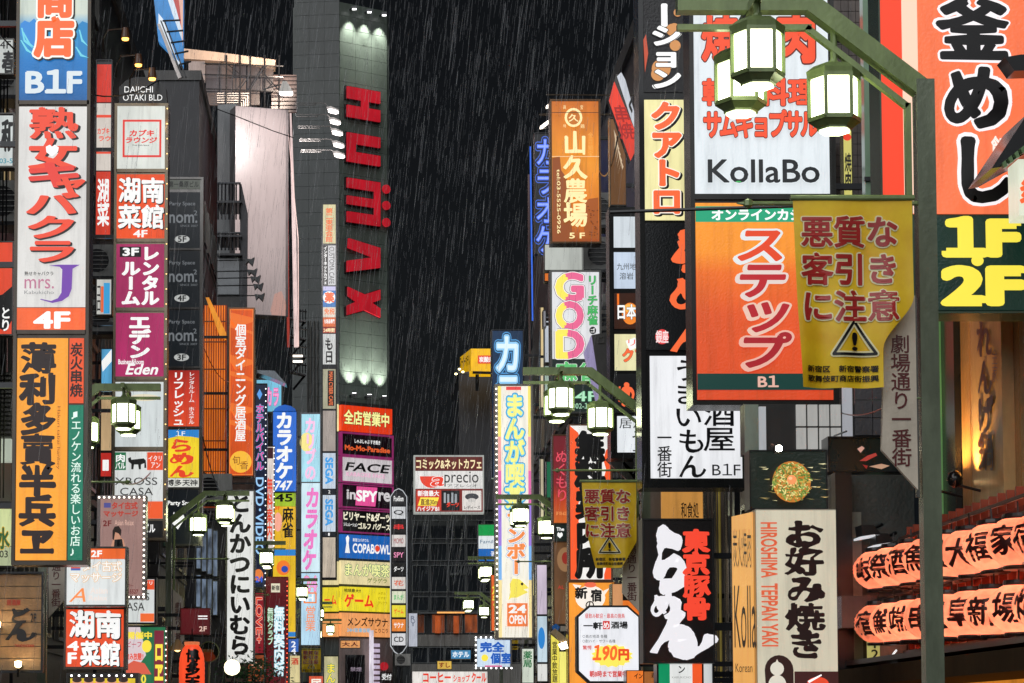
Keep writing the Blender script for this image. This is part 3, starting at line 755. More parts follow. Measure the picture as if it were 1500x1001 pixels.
# gooseneck lamps above it
for i, (x, y, lb) in enumerate(((187, 64, 'upper'), (206, 102, 'middle'), (226, 122, 'lowest'))):
    F = Front(x, y, 39)
    t = ent('gooseneck_lamp', '%s of the three warm can lamps on curved arms over the black arched name plate' % lb, 'lamp', 'can lamps over the directory tower', F(x, y, .4))
    m = MB(); pp = [F(x - 36, y + 12, 0), F(x - 34, y - 2, .2), F(x - 26, y - 11, .35), F(x, y - 12, .4)]
    for a, b in zip(pp, pp[1:]): m.bar(a, b, .012, 5)
    m.build('arm', BRONZE, t)
    MB().lathe(F(x, y, .4), [(.05, .14), (.055, .1), (.075, -.02), (.07, -.03)], 12).build('lamp_shade', paint((.14, .06, .03), .4), t)
    MB().lathe(F(x, y, .4), [(.01, -.07), (.05, -.06), (.06, -.02), (.01, .02)], 10).build('bulb', em('#ffb050', 5, var=0), t)
    spot('lamp_light', F(x, y + 3, .4), F(x - 2, y + 60, 0), 30, (1, .7, .35), 100, t, .05)
# reflection of the tower plates painted as a lit strip, left of it
s = Sign('wall_sign', 'red and white painted reflection of signs left of the directory tower', 'sign', 140, 88, 164, 350, 42, th=.2, fr=1.5, mat=DARK)
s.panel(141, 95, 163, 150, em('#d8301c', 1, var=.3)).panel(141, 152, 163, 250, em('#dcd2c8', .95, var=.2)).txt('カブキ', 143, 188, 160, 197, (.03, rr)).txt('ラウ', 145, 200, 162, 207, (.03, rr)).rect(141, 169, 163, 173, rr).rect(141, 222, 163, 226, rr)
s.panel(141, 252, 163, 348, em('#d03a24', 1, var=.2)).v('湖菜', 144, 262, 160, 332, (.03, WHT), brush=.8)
s = Sign('wall_sign', 'small framed blue and orange poster box below the painted red reflection', 'sign', 140, 408, 165, 463, 42.5, th=.2, fr=2)
s.panel(142, 410, 163, 461, em('#d8d8d2', .8)).rect(152, 415, 161, 460, pr('#3a9ad0')).rect(148, 420, 152, 458, pr('#e0653a')).v('コロ', 142, 416, 148, 458, (.02, INKB))
s = Sign('wall_sign', 'narrow pastel print banner beside the lit street lantern on the left', 'sign', 147, 510, 165, 700, 43, th=.15, fr=1.5)
s.panel(148, 512, 164, 574, em('#5aa8d6', .9, var=.2)).poly([(148, 530), (163, 512), (163, 530), (150, 545)], WHT).panel(148, 580, 164, 660, em('#dcb98a', .8, var=.2)).panel(148, 664, 164, 698, em('#c22c24', .9)).rect(151, 674, 160, 690, WHT)
# floor board of the office building
D = 46
s = Sign('sign_tower', 'grey striped floor directory of dark party space plates above a ramen plate', 'sign tower', 243, 260, 297, 800, D, th=.32, fr=3, mat=paint((.19, .18, .17), .35, .6))
gt = pr('#6a6e72'); dk = em('#10151a', 1, light=False, var=.2)
s.panel(246, 264, 292, 277, em('#5c6058', .8)).txt('第一桑原ビル', 246, 266, 290, 275, (.015, INKB))
for i, fl in enumerate(('5F', '4F', '3F')):
    y = 282 + i * 86.5
    s.panel(246, y, 292, y + 82, dk, rail=3).txt('Party Space', 247, y + 14, 285, y + 21, (.01, gt)).txt('nom.', 247, y + 33, 288, y + 45, (.02, gt)).txt('2', 283, y + 27, 288, y + 34, (.01, gt)).txt('SINCE 2007', 263, y + 48, 289, y + 51, (.0, gt)).disc(266, y + 69, 11, pr('#b0b2b0'), 5.5).txt('5F' if i == 0 else fl, 260, y + 65, 272, y + 73, (.03, INKB))
s.panel(246, 543, 292, 625, em('#cf3422', .95, stops=[(z(625, D), '#e8522c'), (z(585, D), '#d8402a'), (z(543, D), '#9c241c')]), rail=3).v('リフレッシュ', 254, 545, 270, 624, (.03, WHT)).v('レンタルルーム　ホステル', 277, 545, 285, 622, (.01, WHT))
s.panel(246, 630, 292, 700, em('#f4d42e', 1)).poly([(246, 630), (292, 630), (292, 642), (280, 640), (262, 639), (246, 643)], BLUP).txt('1F', 258, 632, 272, 639, (.0, WHT)).v('らめん', 249, 644, 283, 700, [(.05, rr)], brush=.8)
s.panel(246, 701, 292, 714, em('#e2e2da', .95), rail=3).txt('博多天神', 245, 703, 290, 712, (.02, INKB), brush=.5)
s.panel(246, 718, 292, 798, dk).txt('Party Space', 247, 734, 288, 742, (.03, WHT), slant=-0).poly([(252, 765), (256, 750), (262, 762), (268, 748), (272, 760), (262, 776)], WHT)
# green arrow board beneath
s = Sign('projecting_sign', 'dark green board with a white B1 arrow behind a left street lantern', 'sign', 238, 756, 293, 802, 47, th=.2, fr=2)
s.panel(240, 758, 291, 800, em('#0d2a20', 1)).poly([(258, 787), (284, 787), (284, 791), (280, 791), (271, 799), (262, 791), (258, 791)], WHT).txt('B1', 264, 788, 277, 794, (.05, INKB)).txt('ビル', 244, 762, 268, 784, (.03, WHT))
# thai massage bulbs sign
s = Sign('projecting_sign', 'dim pink massage sign with a lady in black and a bulb border', 'sign', 142, 726, 214, 878, 37, th=.25, fr=5, mat=paint((.3, .25, .24), .35, .5))
s.panel(147, 731, 209, 873, em('#a8837c', .85, var=.12)).rect(152, 737, 162, 744, pr('#4a4a8a')).txt('タイ古式', 164, 736, 201, 746, (.05, pr('#b0382c'))).txt('マッサージ', 152, 749, 202, 757, (.05, pr('#b0382c'))).txt('2F', 151, 763, 163, 771, (.03, pr('#6a1a18'))).txt('Asian Relax', 168, 762, 196, 770, (.0, pr('#d8b0a0')))
sk, drs, hr = pr('#c08a70'), pr('#120e10'), pr('#1c0e0a')
s.poly([(166, 778), (169, 773), (174, 773), (177, 779), (177, 788), (181, 791), (184, 802), (188, 818), (183, 820), (187, 838), (186, 848), (182, 850), (180, 838), (176, 832), (166, 806), (163, 800), (166, 790)], sk).poly([(168, 791), (179, 790), (181, 802), (187, 812), (190, 822), (176, 828), (167, 806)], drs).poly([(165, 778), (168, 772), (174, 771), (178, 777), (177, 786), (174, 782), (169, 780), (167, 792), (165, 790)], hr)
s.txt('10,500円〜', 176, 856, 196, 861, (.02, pr('#6a1a18'))).txt('03-5285-5527', 168, 864, 203, 870, (.03, pr('#6a1a18')))
s.bulbs(edge_pts(145, 729, 211, 875, 9, 18, 'tbr'), 1.6, em('#fff0e0', 3.5, var=0))
# lower white and orange pair
s = Sign('projecting_sign', 'white thai massage lightbox with an orange 2F band', 'sign', 95, 801, 186, 889, 29, th=.22, fr=2.5, mat=GALV, arms=False)
s.panel(98, 804, 183, 819, em('#ef6a30', 1)).txt('2F', 134, 807, 149, 816, (.04, WHT)).panel(98, 819.4, 183, 886, em('#dfe3e2', .95)).rect(104, 827, 118, 836, pr('#4a62a8')).rect(104, 831, 118, 833, pr('#d04a3a'))
s.txt('タイ古式', 121, 823, 178, 837, [(.06, pr('#d8a050')), (.02, WHT)]).txt('マッサージ', 104, 840, 178, 853, [(.06, pr('#d8a050')), (.02, WHT)]).txt('A', 106, 862, 130, 882, (.0, pr('#f08a4a')), slant=.4).txt('Asian', 133, 861, 158, 870, pr('#e8d8d0')).txt('Relax', 131, 873, 158, 880, pr('#e8d8d0'))
s = Sign('projecting_sign', 'orange square sign with white brush characters and 4F under the white massage box', 'sign', 94, 890, 185, 981, 29.3, th=.25, fr=3, mat=paint((.11, .08, .06), .4, .5), arms=False)
for x in (104, 122, 172): MB().bar(s.F(x, 890, -.1), s.F(x, 790, -.1), .02, 6).build('hanger_rod', DARK, s.root)
s.panel(97, 893, 181, 977, em('#e84e22', 1)).txt('湖南', 102, 896, 176, 934, [(.06, INKB, 1, 1), (.04, WHT)], brush=.7).txt('菜館', 119, 940, 175, 975, [(.06, INKB, 1, 1), (.04, WHT)], brush=.7).txt('4', 100, 940, 115, 953, (.04, WHT)).txt('F', 101, 957, 112, 972, (.05, WHT))
s = Sign('projecting_sign', 'small black framed restaurant sign with an orange corner behind the bulb sign', 'sign', 180, 846, 229, 915, 38, th=.25, fr=2.5, mat=BLACK)
s.panel(183, 849, 226, 912, em('#dde2e0', .95)).rect(208, 850, 226, 864, pr('#e2512c')).txt('タリ', 211, 852, 223, 857, (.02, WHT)).txt('CASA', 176, 883, 212, 895, (.0, INKB)).txt('SS', 206, 869, 219, 880, (.0, INKB)).rect(206, 899, 226, 911, pr('#ee6a34'))
s = Sign('poster_stand', 'green and pink event poster panel with a chrome edge near the lower left', 'poster', 183, 917, 244, 1040, 39, th=.2, fr=2, mat=GALV)
s.panel(185, 919, 242, 1038, em('#2c7a52', .85, var=.2)).poly([(185, 919), (205, 919), (214, 960), (200, 980), (185, 975)], pr('#d8c8cc')).txt('開催中', 186, 926, 222, 936, (.04, YEL)).txt('ビーフ', 186, 940, 207, 948, (.02, pr('#c05a6a'))).txt('飲み放題!!', 184, 957, 210, 967, (.03, rr)).disc(215, 947, 7, YEL, 9).poly([(185, 975), (196, 968), (212, 972), (222, 988), (185, 988)], pr('#d8604a')).txt('00', 200, 989, 214, 1001, (.03, YEL))
s.rect(226, 924, 240, 1030, pr('#7a2a3a')).v('ロヱ', 227, 940, 239, 1000, (.05, YEL))
s.bulbs([(243, y) for y in range(925, 1010, 9)], 1.2, em('#fff4e8', 2.5, var=0))
s = Sign('projecting_sign', 'yellow sign topped by a row of white bulbs at the bottom left', 'sign', 97, 986, 203, 1040, 28, th=.25, fr=4, arms=False)
s.panel(103, 994, 198, 1036, em('#e8c82a', .9))
for i in range(5): s.disc(113 + i * 17, 1001, 7, pr('#d89a70'), 8).disc(113 + i * 17, 996, 7, pr('#2a1410'), 4)
s.bulbs([(105 + i * 11, 990) for i in range(9)], 1.6, em('#ffffff', 4, var=0))
# amber lit lattice facade
F = Front(312, 560, 58)
rt = ent('shutter_facade', 'amber lit vertical louvre bay between the floor directory and the orange dining sign', 'facade bay', None, F(312, 740, -.3))
MB().fbox(F, 295, 445, 331, 742, -.4, -.2).build('back_wall', em('#8a3208', .8, var=.4, scale=.8), rt)
am = em('#f08020', 1, light=True, var=.4, scale=.7)  # amber light on wall, louvres and edge put in as emission
for i in range(10):
    x = 296 + i * 3.5
    MB().fbox(F, x, 447 + max(0, (x - 306)) * .0, x + 1.3, 740, -.19, -.06).build('louvre', am, rt)
for y in (470, 500, 540, 598, 645, 690): MB().fbox(F, 295, y, 331, y + 1.6, -.055, -.02).build('crossbar', paint((.25, .08, .02), .5), rt)
MB().ext(F, [(301, 437), (306, 437), (331, 488), (331, 498), (322, 494)], -.05, .1).build('lit_edge', em('#f59a28', 1, var=.25), rt)
MB().ext(F, [(295, 690), (298, 690), (331, 722), (331, 728)], 0, .1).build('brace', DARK, rt)
# orange dining
s = Sign('projecting_sign', 'tall orange dining bar sign with a yellow disc at its foot', 'sign', 334, 451, 373, 699, 54, th=.35, fr=2, mat=paint((.22, .12, .06), .35, .6))
s.panel(336, 453, 371, 697, em('#d9541a', 1, var=.1))
for (a, b) in ((458, 490), (520, 560), (590, 632)): s.poly([(337, a), (370, a + 8), (370, a + 14), (344, a + 22), (370, b - 4), (370, b), (337, b - 10), (337, b - 16), (350, a + 26), (337, a + 10)], pr('#e8702a'))
s.v('個室ダイニング居酒屋', 345, 475, 360, 647, (.025, WHT)).disc(353, 677, 16, pr('#f4b83a'), 16).txt('旬', 341, 668, 352, 681, (.0, pr('#7a3a10'))).txt('香', 352, 676, 364, 688, (.0, pr('#7a3a10'))).outline(336.5, 454, 370.5, 696, .8, pr('#f09040'))
# tonkatsu
s = Sign('projecting_sign', 'tall white vertical pork cutlet sign with heavy black letters', 'sign', 331, 718, 373, 973, 50, th=.35, fr=2, mat=GALV)
s.panel(333, 720, 371, 971, em('#e4e5e1', .95, var=.06)).v('とんかつにいむら', 337, 722, 366, 960, (.045, INKB))
# navy neon hotel sign
s = Sign('projecting_sign', 'navy neon video sign with magenta script and white bulb edges', 'sign', 373, 562, 391, 862, 62, th=.3, fr=1.5, mat=DARK)
s.panel(374, 564, 390, 860, em('#0f1a34', 1, light=False))
s.v('ホテルバイバル', 375, 592, 386, 690, [(.07, pr('#6ab8e8')), (.03, pr('#d8348a'))]).txt('DVD･VIDEO', 375, 700, 386, 812, [(.03, pr('#9ac8f0'))], rot=1).poly([(376, 578), (380, 570), (384, 578), (380, 586)], pr('#5a9ae0')).disc(379, 843, 7, pr('#e07a3a'), 9).txt('24', 375, 845, 385, 853, (.05, pr('#2a5ad0')))
s.bulbs([(389, y) for y in range(570, 860, 9)], .9, em('#ffffff', 2.5, var=0))
s = Sign('projecting_sign', 'small blue hostess sign with pink letters tucked under a dark awning', 'sign', 374, 555, 414, 605, 72, th=.3, fr=1.5)
s.panel(376, 557, 412, 603, em('#7ac4e0', .9)).txt('カラ', 390, 569, 408, 594, [(.06, pr('#e04a9a')), (.02, pr('#f4a0d0'))])
s = Sign('projecting_sign', 'narrow white sign with red letters and bulb edge beside the navy neon sign', 'sign', 389, 653, 402, 810, 66, th=.3, fr=1)
s.panel(390, 655, 401, 808, em('#e8dcd4', .9)).v('無料案内', 391, 700, 399, 790, (.03, rr)).rect(391, 656, 400, 672, pr('#3a1a20'))
s.bulbs([(401.5, y) for y in range(656, 808, 8)], .8, em('#ffffff', 2.5, var=0))
# karaoke 747
s = Sign('projecting_sign', 'blue round topped karaoke sign with white letters and number 747', 'sign', 399, 602, 435, 722, 68, th=.35, fr=0, mat=DARK)
MB().ext(s.F, [(400, 604), (402, 599), (408, 595), (417, 593), (426, 595), (432, 599), (434, 604)], -.35, 0).build('round_top', em('#1c62c8', .8), s.root)
s.panel(400, 604, 434, 720, em('#2f6fd6', .95, var=.08)).v('カラオケ', 405, 604, 428, 702, (.05, WHT)).txt('747', 403, 705, 427, 718, (.04, WHT), slant=.2)
s = Sign('projecting_sign', 'yellow mahjong and parlour sign column with a blue band and orange swirl', 'sign', 399, 722, 434, 936, 68.2, th=.35, fr=1, mat=DARK, arms=True)
s.panel(400, 723, 433, 742, em('#a8c832', .9)).txt('45', 403, 724, 428, 735, (.03, INKB)).panel(400, 742.3, 433, 805, em('#f0bc2c', .95)).v('麻雀', 414, 743, 429, 788, (.03, INKB)).disc(407, 765, 6, pr('#f4a890'), 14).txt('3F', 402, 742, 410, 747, (.03, RED))
s.panel(400, 805.3, 433, 814, BLUP).panel(400, 814.3, 433, 934, em('#f2c42a', .95)).disc(415, 832, 10, pr('#ee7a2a'), 11).disc(417, 834, 5, pr('#2a4aa8'), 5).rect(404, 926, 433, 933, BLUP)
# pastel karaoke
s = Sign('projecting_sign', 'pastel blue vertical karaoke sign with pink letters and a 24H mark', 'sign', 440, 605, 470, 947, 78, th=.35, fr=1.2, mat=paint((.2, .2, .22), .35, .6))
s.panel(441.5, 607, 468.5, 706, em('#a8dcec', 1, var=.1)).disc(449, 648, 10, pr('#f0e08a'), 14).v('カリブの', 447, 612, 462, 704, [(.05, pr('#f2c0e0'))], shear=.0)
s.panel(441.5, 708, 468.5, 838, em('#d2ebf4', 1, var=.08)).v('カラオケ', 446, 714, 465, 836, [(.05, pr('#e878c0'))], slant=.05)
s.panel(441.5, 840, 468.5, 945, em('#b8dcf2', 1, var=.1)).txt('24', 446, 845, 464, 866, [(.07, pr('#f0805a')), (.03, pr('#e8a0e0'))]).outline(445, 868, 464, 884, 2, pr('#f0803a')).txt('H', 450, 871, 459, 881, (.03, WHT)).v('営業', 448, 888, 462, 925, (.02, pr('#e89a7a')))
# column of small square signs on the tower flank
s = Sign('sign_tower', 'slender grey column of small plates with sideways blue lettering left of the red letter tower', 'sign tower', 471, 298, 493.5, 849, 100, th=.6, fr=1.4, mat=DARK, arms=False)
s.panel(473, 300, 491.5, 357, em('#d8cfa0', .9)).v('第二東亜会館', 477, 305, 487, 355, (.03, pr('#e0682c')))
s.panel(473, 360, 480, 418, em('#0a0a0c', 1, light=False)).v('インターネットカフェ', 474, 361, 479, 417, (.03, WHT)).panel(480.4, 360, 491.5, 418, em('#d0d0d2', .9)).txt('CUSTOMA CAFE', 482, 362, 489.5, 416, (.0, INKB), rot=1)
s.panel(473, 420, 491.5, 450, em('#3a7ac0', .9)).disc(482, 436, 9, WHT, 9).txt('薬', 476, 429, 489, 443, (.06, pr('#e8622c'))).rect(473, 420, 491.5, 426, pr('#b8b4d8'))
s.panel(473, 450.3, 491.5, 465, em('#eadfd0', .9)).txt('免税', 475, 452, 490, 461, (.02, pr('#e8702c'))).panel(473, 465.3, 491.5, 479, em('#e8703a', .9)).txt('化粧品専門', 475, 468, 490, 474, (.03, WHT)).panel(473, 480, 491.5, 488, em('#b02a1c', .9)).txt('24時間', 474, 481, 490, 487, (.04, pr('#f4e0b0')))
s.panel(473, 489.5, 491.5, 534, em('#d6d8d6', .9)).v('も日', 476, 495, 488, 532, (.03, INKB), brush=.5)
s.panel(473, 541, 491.5, 599, em('#b8b498', .8)).rect(480, 543, 489.5, 595, INKB).txt('MAN CYBER CAFE', 482, 545, 487.5, 594, (.04, pr('#d86a3a')), rot=1)
s.panel(473, 602, 491.5, 661, em('#b0a49c', .85, var=.2)).panel(473, 664, 491.5, 716, em('#cbd8e6', .95)).txt('SEGA', 477, 671, 487.5, 709, (.05, pr('#3a9ae0')), rot=1).panel(473, 717, 491.5, 724, em('#141820', 1)).txt('2', 481, 718.5, 484, 723, WHT)
s.panel(473, 725.5, 491.5, 779, em('#cbd8e6', .95)).txt('SEGA', 477, 732, 487.5, 770, (.05, pr('#3a9ae0')), rot=1).panel(473, 780, 491.5, 786, em('#141820', 1)).txt('1', 481, 781, 483, 785, WHT).panel(473, 787.5, 491.5, 846, em('#d8c8b4', .85, var=.3))
# info booth sign and love sign
s = Sign('projecting_sign', 'dark red free information sign with cyan letters and red bulb edge', 'sign', 389, 845, 422, 1040, 58, th=.3, fr=1.5, mat=paint((.3, .03, .03), .4))
s.panel(391, 847, 420, 1038, em('#5c1018', .9, var=.2)).v('無料案内所', 402, 888, 416, 990, [(.07, pr('#8ad0e0')), (.03, pr('#e8f4f8'))]).v('無料クラブ', 392, 890, 400, 945, [(.05, pr('#3aa860')), (.0, WHT)]).rect(397, 855, 410, 868, pr('#d8d0b8')).txt('新宿', 398, 858, 409, 865, (.03, INKB))
s.bulbs([(420.5, y) for y in range(852, 1010, 7)], .9, em('#ff6040', 2.5, var=0))
s = Sign('projecting_sign', 'small red love sign with pale sideways letters behind the white cutlet sign', 'sign', 372, 868, 387, 958, 57, th=.3, fr=1)
s.panel(373, 869, 386, 957, em('#8a1c28', .95)).txt('LOVE+', 375, 876, 384, 942, [(.06, pr('#f4c0b0')), (.02, RED)], rot=1)
s = Sign('projecting_sign', 'small warm poster of faces at the foot of the love sign', 'poster', 362, 958, 388, 1000, 56, th=.2, fr=1.5)
s.panel(363.5, 960, 386.5, 998, em('#9a4a28', .9, var=.3)).disc(372, 972, 4, pr('#e8b090'), 6).disc(380, 974, 4, pr('#e8b090'), 6).disc(372, 967, 5, pr('#2a120a'), 4).disc(380, 969, 5, pr('#2a120a'), 4)
# small sign beneath the tower
s = Sign('projecting_sign', 'small cream manga cafe sign at the foot of the tower entrance', 'sign', 474, 960, 496, 1040, 110, th=.3, fr=1)
s.panel(475, 962, 495, 1038, em('#d8d0a0', .9, var=.2)).v('まんが', 478, 972, 491, 1015, [(.06, pr('#2a7a5a')), (.02, YEL)])
# dark red board, left low
s = Sign('projecting_sign', 'dark red board with a small white 2F over the red paper lantern', 'sign', 264, 891, 308, 930, 42, th=.25, fr=1.5, mat=paint((.2, .02, .02), .4))
s.panel(265.5, 892.5, 306.5, 928.5, em('#5c141a', .9, var=.3)).rect(290, 902, 304, 904, WHT).rect(290, 906, 304, 907.5, WHT).txt('2F', 292, 918, 303, 925, (.02, pr('#e0c0b0')))
# window bay, left
F = Front(300, 820, 52)
rt = ent('bay_window', 'grey framed bay window with pale blue blinds behind the left lanterns', 'window bay', None, F(300, 930, -.4))
MB().fbox(F, 284, 755, 330, 1100, -.6, -.05).build('wall', CONC, rt)
fm = paint((.32, .34, .32), .4, .5)
for (ya, yb) in ((768, 834), (842, 890)):
    for i in range(4):
        xa = 287 + i * 8.2
        w = MB().ring(F, xa, ya + i * 3, xa + 8, yb + i * 4, 1.1, -.05, .06).build('window', fm, rt)
        MB().fbox(F, xa + 1, ya + i * 3 + 1, xa + 7, yb + i * 4 - 1, -.04, .0).build('pane', em('#7a8aa0', .8, light=False, var=.6, scale=4), w)
# bright globe
t = ent('globe_lamp', 'glaring round white globe lamp low on the left side of the street', 'lamp', None, at(340, 1000, 47))
g = MB().lathe(at(340, 978, 47), [(.008, -.155), (.09, -.13), (.14, -.08), (.158, 0), (.14, .08), (.09, .13), (.008, .155)], 20).build('globe', em('#fff2c8', 3, var=0), t, smooth=True)
MB().bar(at(340, 990, 47), at(340, 1088, 47), .03, 8).build('post', DARK, t)
# small greenery by the globe
rn = random.Random(5); m = MB()
for i in range(700):
    c = at(372, 985, 48) + Vector((rn.gauss(0, .3), rn.gauss(0, .25), rn.gauss(0, .16)))
    a = Vector((rn.gauss(0, 1), rn.gauss(0, 1), rn.gauss(0, .5))).normalized() * .05; b = a.orthogonal().normalized() * .018
    m.add([c - a, c + b, c + a, c - b], [(0, 1, 2, 3)])
t = ent('potted_tree', 'small dark green leafy tree beside the glaring globe lamp', 'tree', None, at(372, 1088, 48))
o = m.build('crown', paint((.04, .09, .035), .5), t); o['kind'] = 'stuff'
MB().bar(at(372, 990, 48), at(372, 1088, 48), .03, 6).build('trunk', BRONZE, t)
# ================================================================ left upper: billboards and scaffolds
s = Sign('rooftop_billboard', 'huge pale pink blank billboard high on the left with a dim grey flank', 'billboard', 345, 158, 422, 462, 88, th=.8, fr=0, mat=paint((.2, .17, .17), .5), arms=False, yaw=18)
s.panel(345, 159, 418, 461, em('#c2b1af', .62, var=.2, scale=.25)).disc(410, 448, 9, pr('#8a5a4a'), 12).poly([(396, 455), (402, 430), (412, 425), (418, 440), (418, 461), (398, 461)], pr('#b08a80'))  # floodlight on the billboard and its flank partly put in as emission
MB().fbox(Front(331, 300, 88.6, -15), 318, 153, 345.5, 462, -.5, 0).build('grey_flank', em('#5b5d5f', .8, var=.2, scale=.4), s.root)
F = Front(428, 330, 96)
rt = ent('neon_strip', 'slanting red and white tube strip along the right edge of the big pink billboard', 'neon strip', None, F(434, 505, 0))
for (x0, x1, w, c) in ((420, 421.5, 3, '#9a3428'), (424, 432, 5, '#e0c4c0'), (419, 437, 1.2, '#ffd8d0')):
    MB().ext(F, [(x0, 166), (x0 + w * .5, 166), (x1 + w * .4, 350), (x1 + w, 508), (x1 - w * .2, 508), (x1 - w * .8, 350)], -.2 if w > 2 else .02, .0 if w > 2 else .06).build('light_strip', em(c, 1.0, var=.2), rt)
# floodlights on arms
spot('flood_light', at(418, 140, 84), at(375, 250, 88), 1500, (1, .93, .9), 80, None, .3)
lamp_w = em('#fff4f0', 5, var=0)
ARM = paint((.35, .33, .32), .4, .6)
for i, (x, y, w_) in enumerate(((487, 162, 'first'), (490, 178, 'second'), (493, 194, 'third'), (495, 212, 'fourth'), (496, 227, 'fifth'))):
    F = Front(x, y, 94); x0 = 432 + i * 2.2
    t = ent('floodlight', '%s from the top of the five white floodlights on long arms beside the pink billboard' % w_, 'floodlight', 'floodlights beside the pink billboard', F(x, y, 0))
    MB().bar(F(x0, y - 11 + i, 0), F(x - 9, y - 11 + i, 0), .02, 5).bar(F(x0, y - 8 + i, 0), F(x - 25, y - 8 + i, 0), .02, 5).bar(F(x - 25, y - 11 + i, 0), F(x - 25, y - 8 + i, 0), .02, 5).bar(F(x - 12, y - 11 + i, 0), F(x - 5, y - 4, 0), .02, 5).build('arm', ARM, t)
    MB().ext(F, [(x - 9, y - 4), (x - 2, y - 5), (x + 9, y), (x + 9, y + 2), (x - 7, y + 1)], -.14, .14).build('housing', paint((.5, .45, .42), .4, .4), t)
    MB().ext(F, [(x - 7, y - .2), (x - 2, y - 1), (x + 5, y + 1), (x + 9, y + 3.2), (x + 5, y + 4.4), (x - 2, y + 3), (x - 6, y + 1.4)], -.13, .16).build('lens', lamp_w, t)
F = Front(420, 130, 92)
t = ent('floodlight', 'lone cone shaped white lamp over the top of the pink billboard', 'floodlight', None, F(419, 138, 0))
MB().bar(F(386, 131, 0), F(417, 123, 0), .025, 5).bar(F(386, 134, 0), F(400, 122, 0), .02, 5).build('arm', ARM, t)
MB().ext(F, [(414, 121), (420, 121), (429, 136), (409, 136)], -.2, .2).build('housing', paint((.45, .42, .38), .4, .4), t)
MB().ext(F, [(409, 136.4), (429, 136.4), (427, 139), (412, 139)], -.18, .18).build('lens', lamp_w, t)
# row of dark spots
for i, (x, y) in enumerate(((366, 384), (370, 400), (375, 410), (379, 421), (381, 436))):
    F = Front(x, y, 80)
    t = ent('floodlight', '%s of the five unlit black spot lamps silhouetted on the pink billboard' % ('top one', 'second', 'middle one', 'fourth', 'lowest')[i], 'floodlight', 'unlit spots in front of the pink billboard', F(x, y, 0))
    MB().bar(F(318, y - 2, 0), F(x, y - 3, 0), .02, 5).build('arm', BLACK, t)
    MB().ext(F, [(x - 8, y - 4), (x + 2, y - 3), (x + 7, y - 6), (x + 4, y + 6), (x - 2, y), (x - 6, y + 4)], -.15, .15).build('housing', BLACK, t)
# stair tower with railings
F = Front(340, 380, 82)
rt = ent('stair_tower', 'dark balcony and stair tower with thin railings in front of the pink billboard', 'stair tower', None, F(340, 620, -1))
MB().ext(F, [(318, 372), (345, 372), (358, 392), (360, 640), (318, 640)], -2, -.3).build('wall', BW2, rt)
MB().ext(F, [(351, 268), (353, 268), (362, 310), (361, 470), (351, 470)], -.6, -.2).build('side_wall', BW, rt)
for y0 in (267, 295, 340):
    MB().fbox(F, 318, y0, 352, y0 + 2, -.2, .0).build('handrail', DARK, rt)
    for i in range(7): MB().bar(F(319 + i * 5.3, y0, -.1), F(319 + i * 5.3, y0 + 26, -.1), .025, 4).build('railing_bar', DARK, rt)
for y0 in (295, 345, 372): MB().fbox(F, 318, y0, 354, y0 + 3, -1.8, .1).build('landing', BW, rt)
MB().fbox(F, 319, 375, 350, 430, -.29, -.2).build('window', paint((.14, .15, .16), .2), rt)
# scaffold roof structure
F = Front(360, 110, 118)
rt = ent('rooftop_scaffold', 'pale lit rooftop scaffold and parapet above the pink billboard', 'rooftop frame', None, F(350, 160, -1))
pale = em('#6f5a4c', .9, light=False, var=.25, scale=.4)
beige = paint((.45, .33, .25), .6, 0, var=.3, scale=1)
MB().ext(F, [(268, 71), (330, 78), (404, 88), (402, 98), (330, 90), (268, 86)], -1, 0).build('canopy', beige, rt)
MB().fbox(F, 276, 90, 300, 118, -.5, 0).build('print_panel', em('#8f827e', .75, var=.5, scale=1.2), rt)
for i in range(5):
    for j in range(3):
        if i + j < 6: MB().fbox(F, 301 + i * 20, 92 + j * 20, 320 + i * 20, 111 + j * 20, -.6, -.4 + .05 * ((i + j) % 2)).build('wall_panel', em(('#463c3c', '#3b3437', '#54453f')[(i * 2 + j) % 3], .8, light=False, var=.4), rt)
MB().fbox(F, 397, 105, 434, 160, -.8, -.6).build('brick_panel', em('#6d5650', .8, light=False, var=.3), rt)  # wall and brick panels get their lit tone from faint emission
for i in range(9): MB().bar(F(397, 108 + i * 6, -.58), F(434, 108 + i * 6, -.58), .025, 4).build('joint_bar', DARK, rt)
m2 = ARM
spot('flood_light', F(415, 128, 4), F(335, 85, 0), 3500, (1, .8, .65), 100, rt, .2)
for i in range(5): MB().bar(F(318, 137 + i * 3.4, 0), F(366 - i * 3, 137 + i * 3.4, 0), .03, 5).bar(F(366 - i * 3, 137 + i * 3.4, 0), F(366 - i * 3, 156, 0), .03, 5).build('pipe', paint((.7, .66, .62), .4, .3), rt)
for x in (332, 352, 367, 388, 409): MB().bar(F(x, 82, .1), F(x, 158, .1), .04, 5).build('pole', DARK, rt)
for y in (94, 110, 131): MB().bar(F(300, y, .1), F(415, y + 4, .1), .035, 5).build('pole', DARK, rt)
for (a, b) in (((332, 94), (352, 110)), ((352, 131), (367, 110)), ((388, 110), (409, 134)), ((367, 131), (388, 98))): MB().bar(F(*a, .12), F(*b, .12), .03, 5).build('brace', DARK, rt)
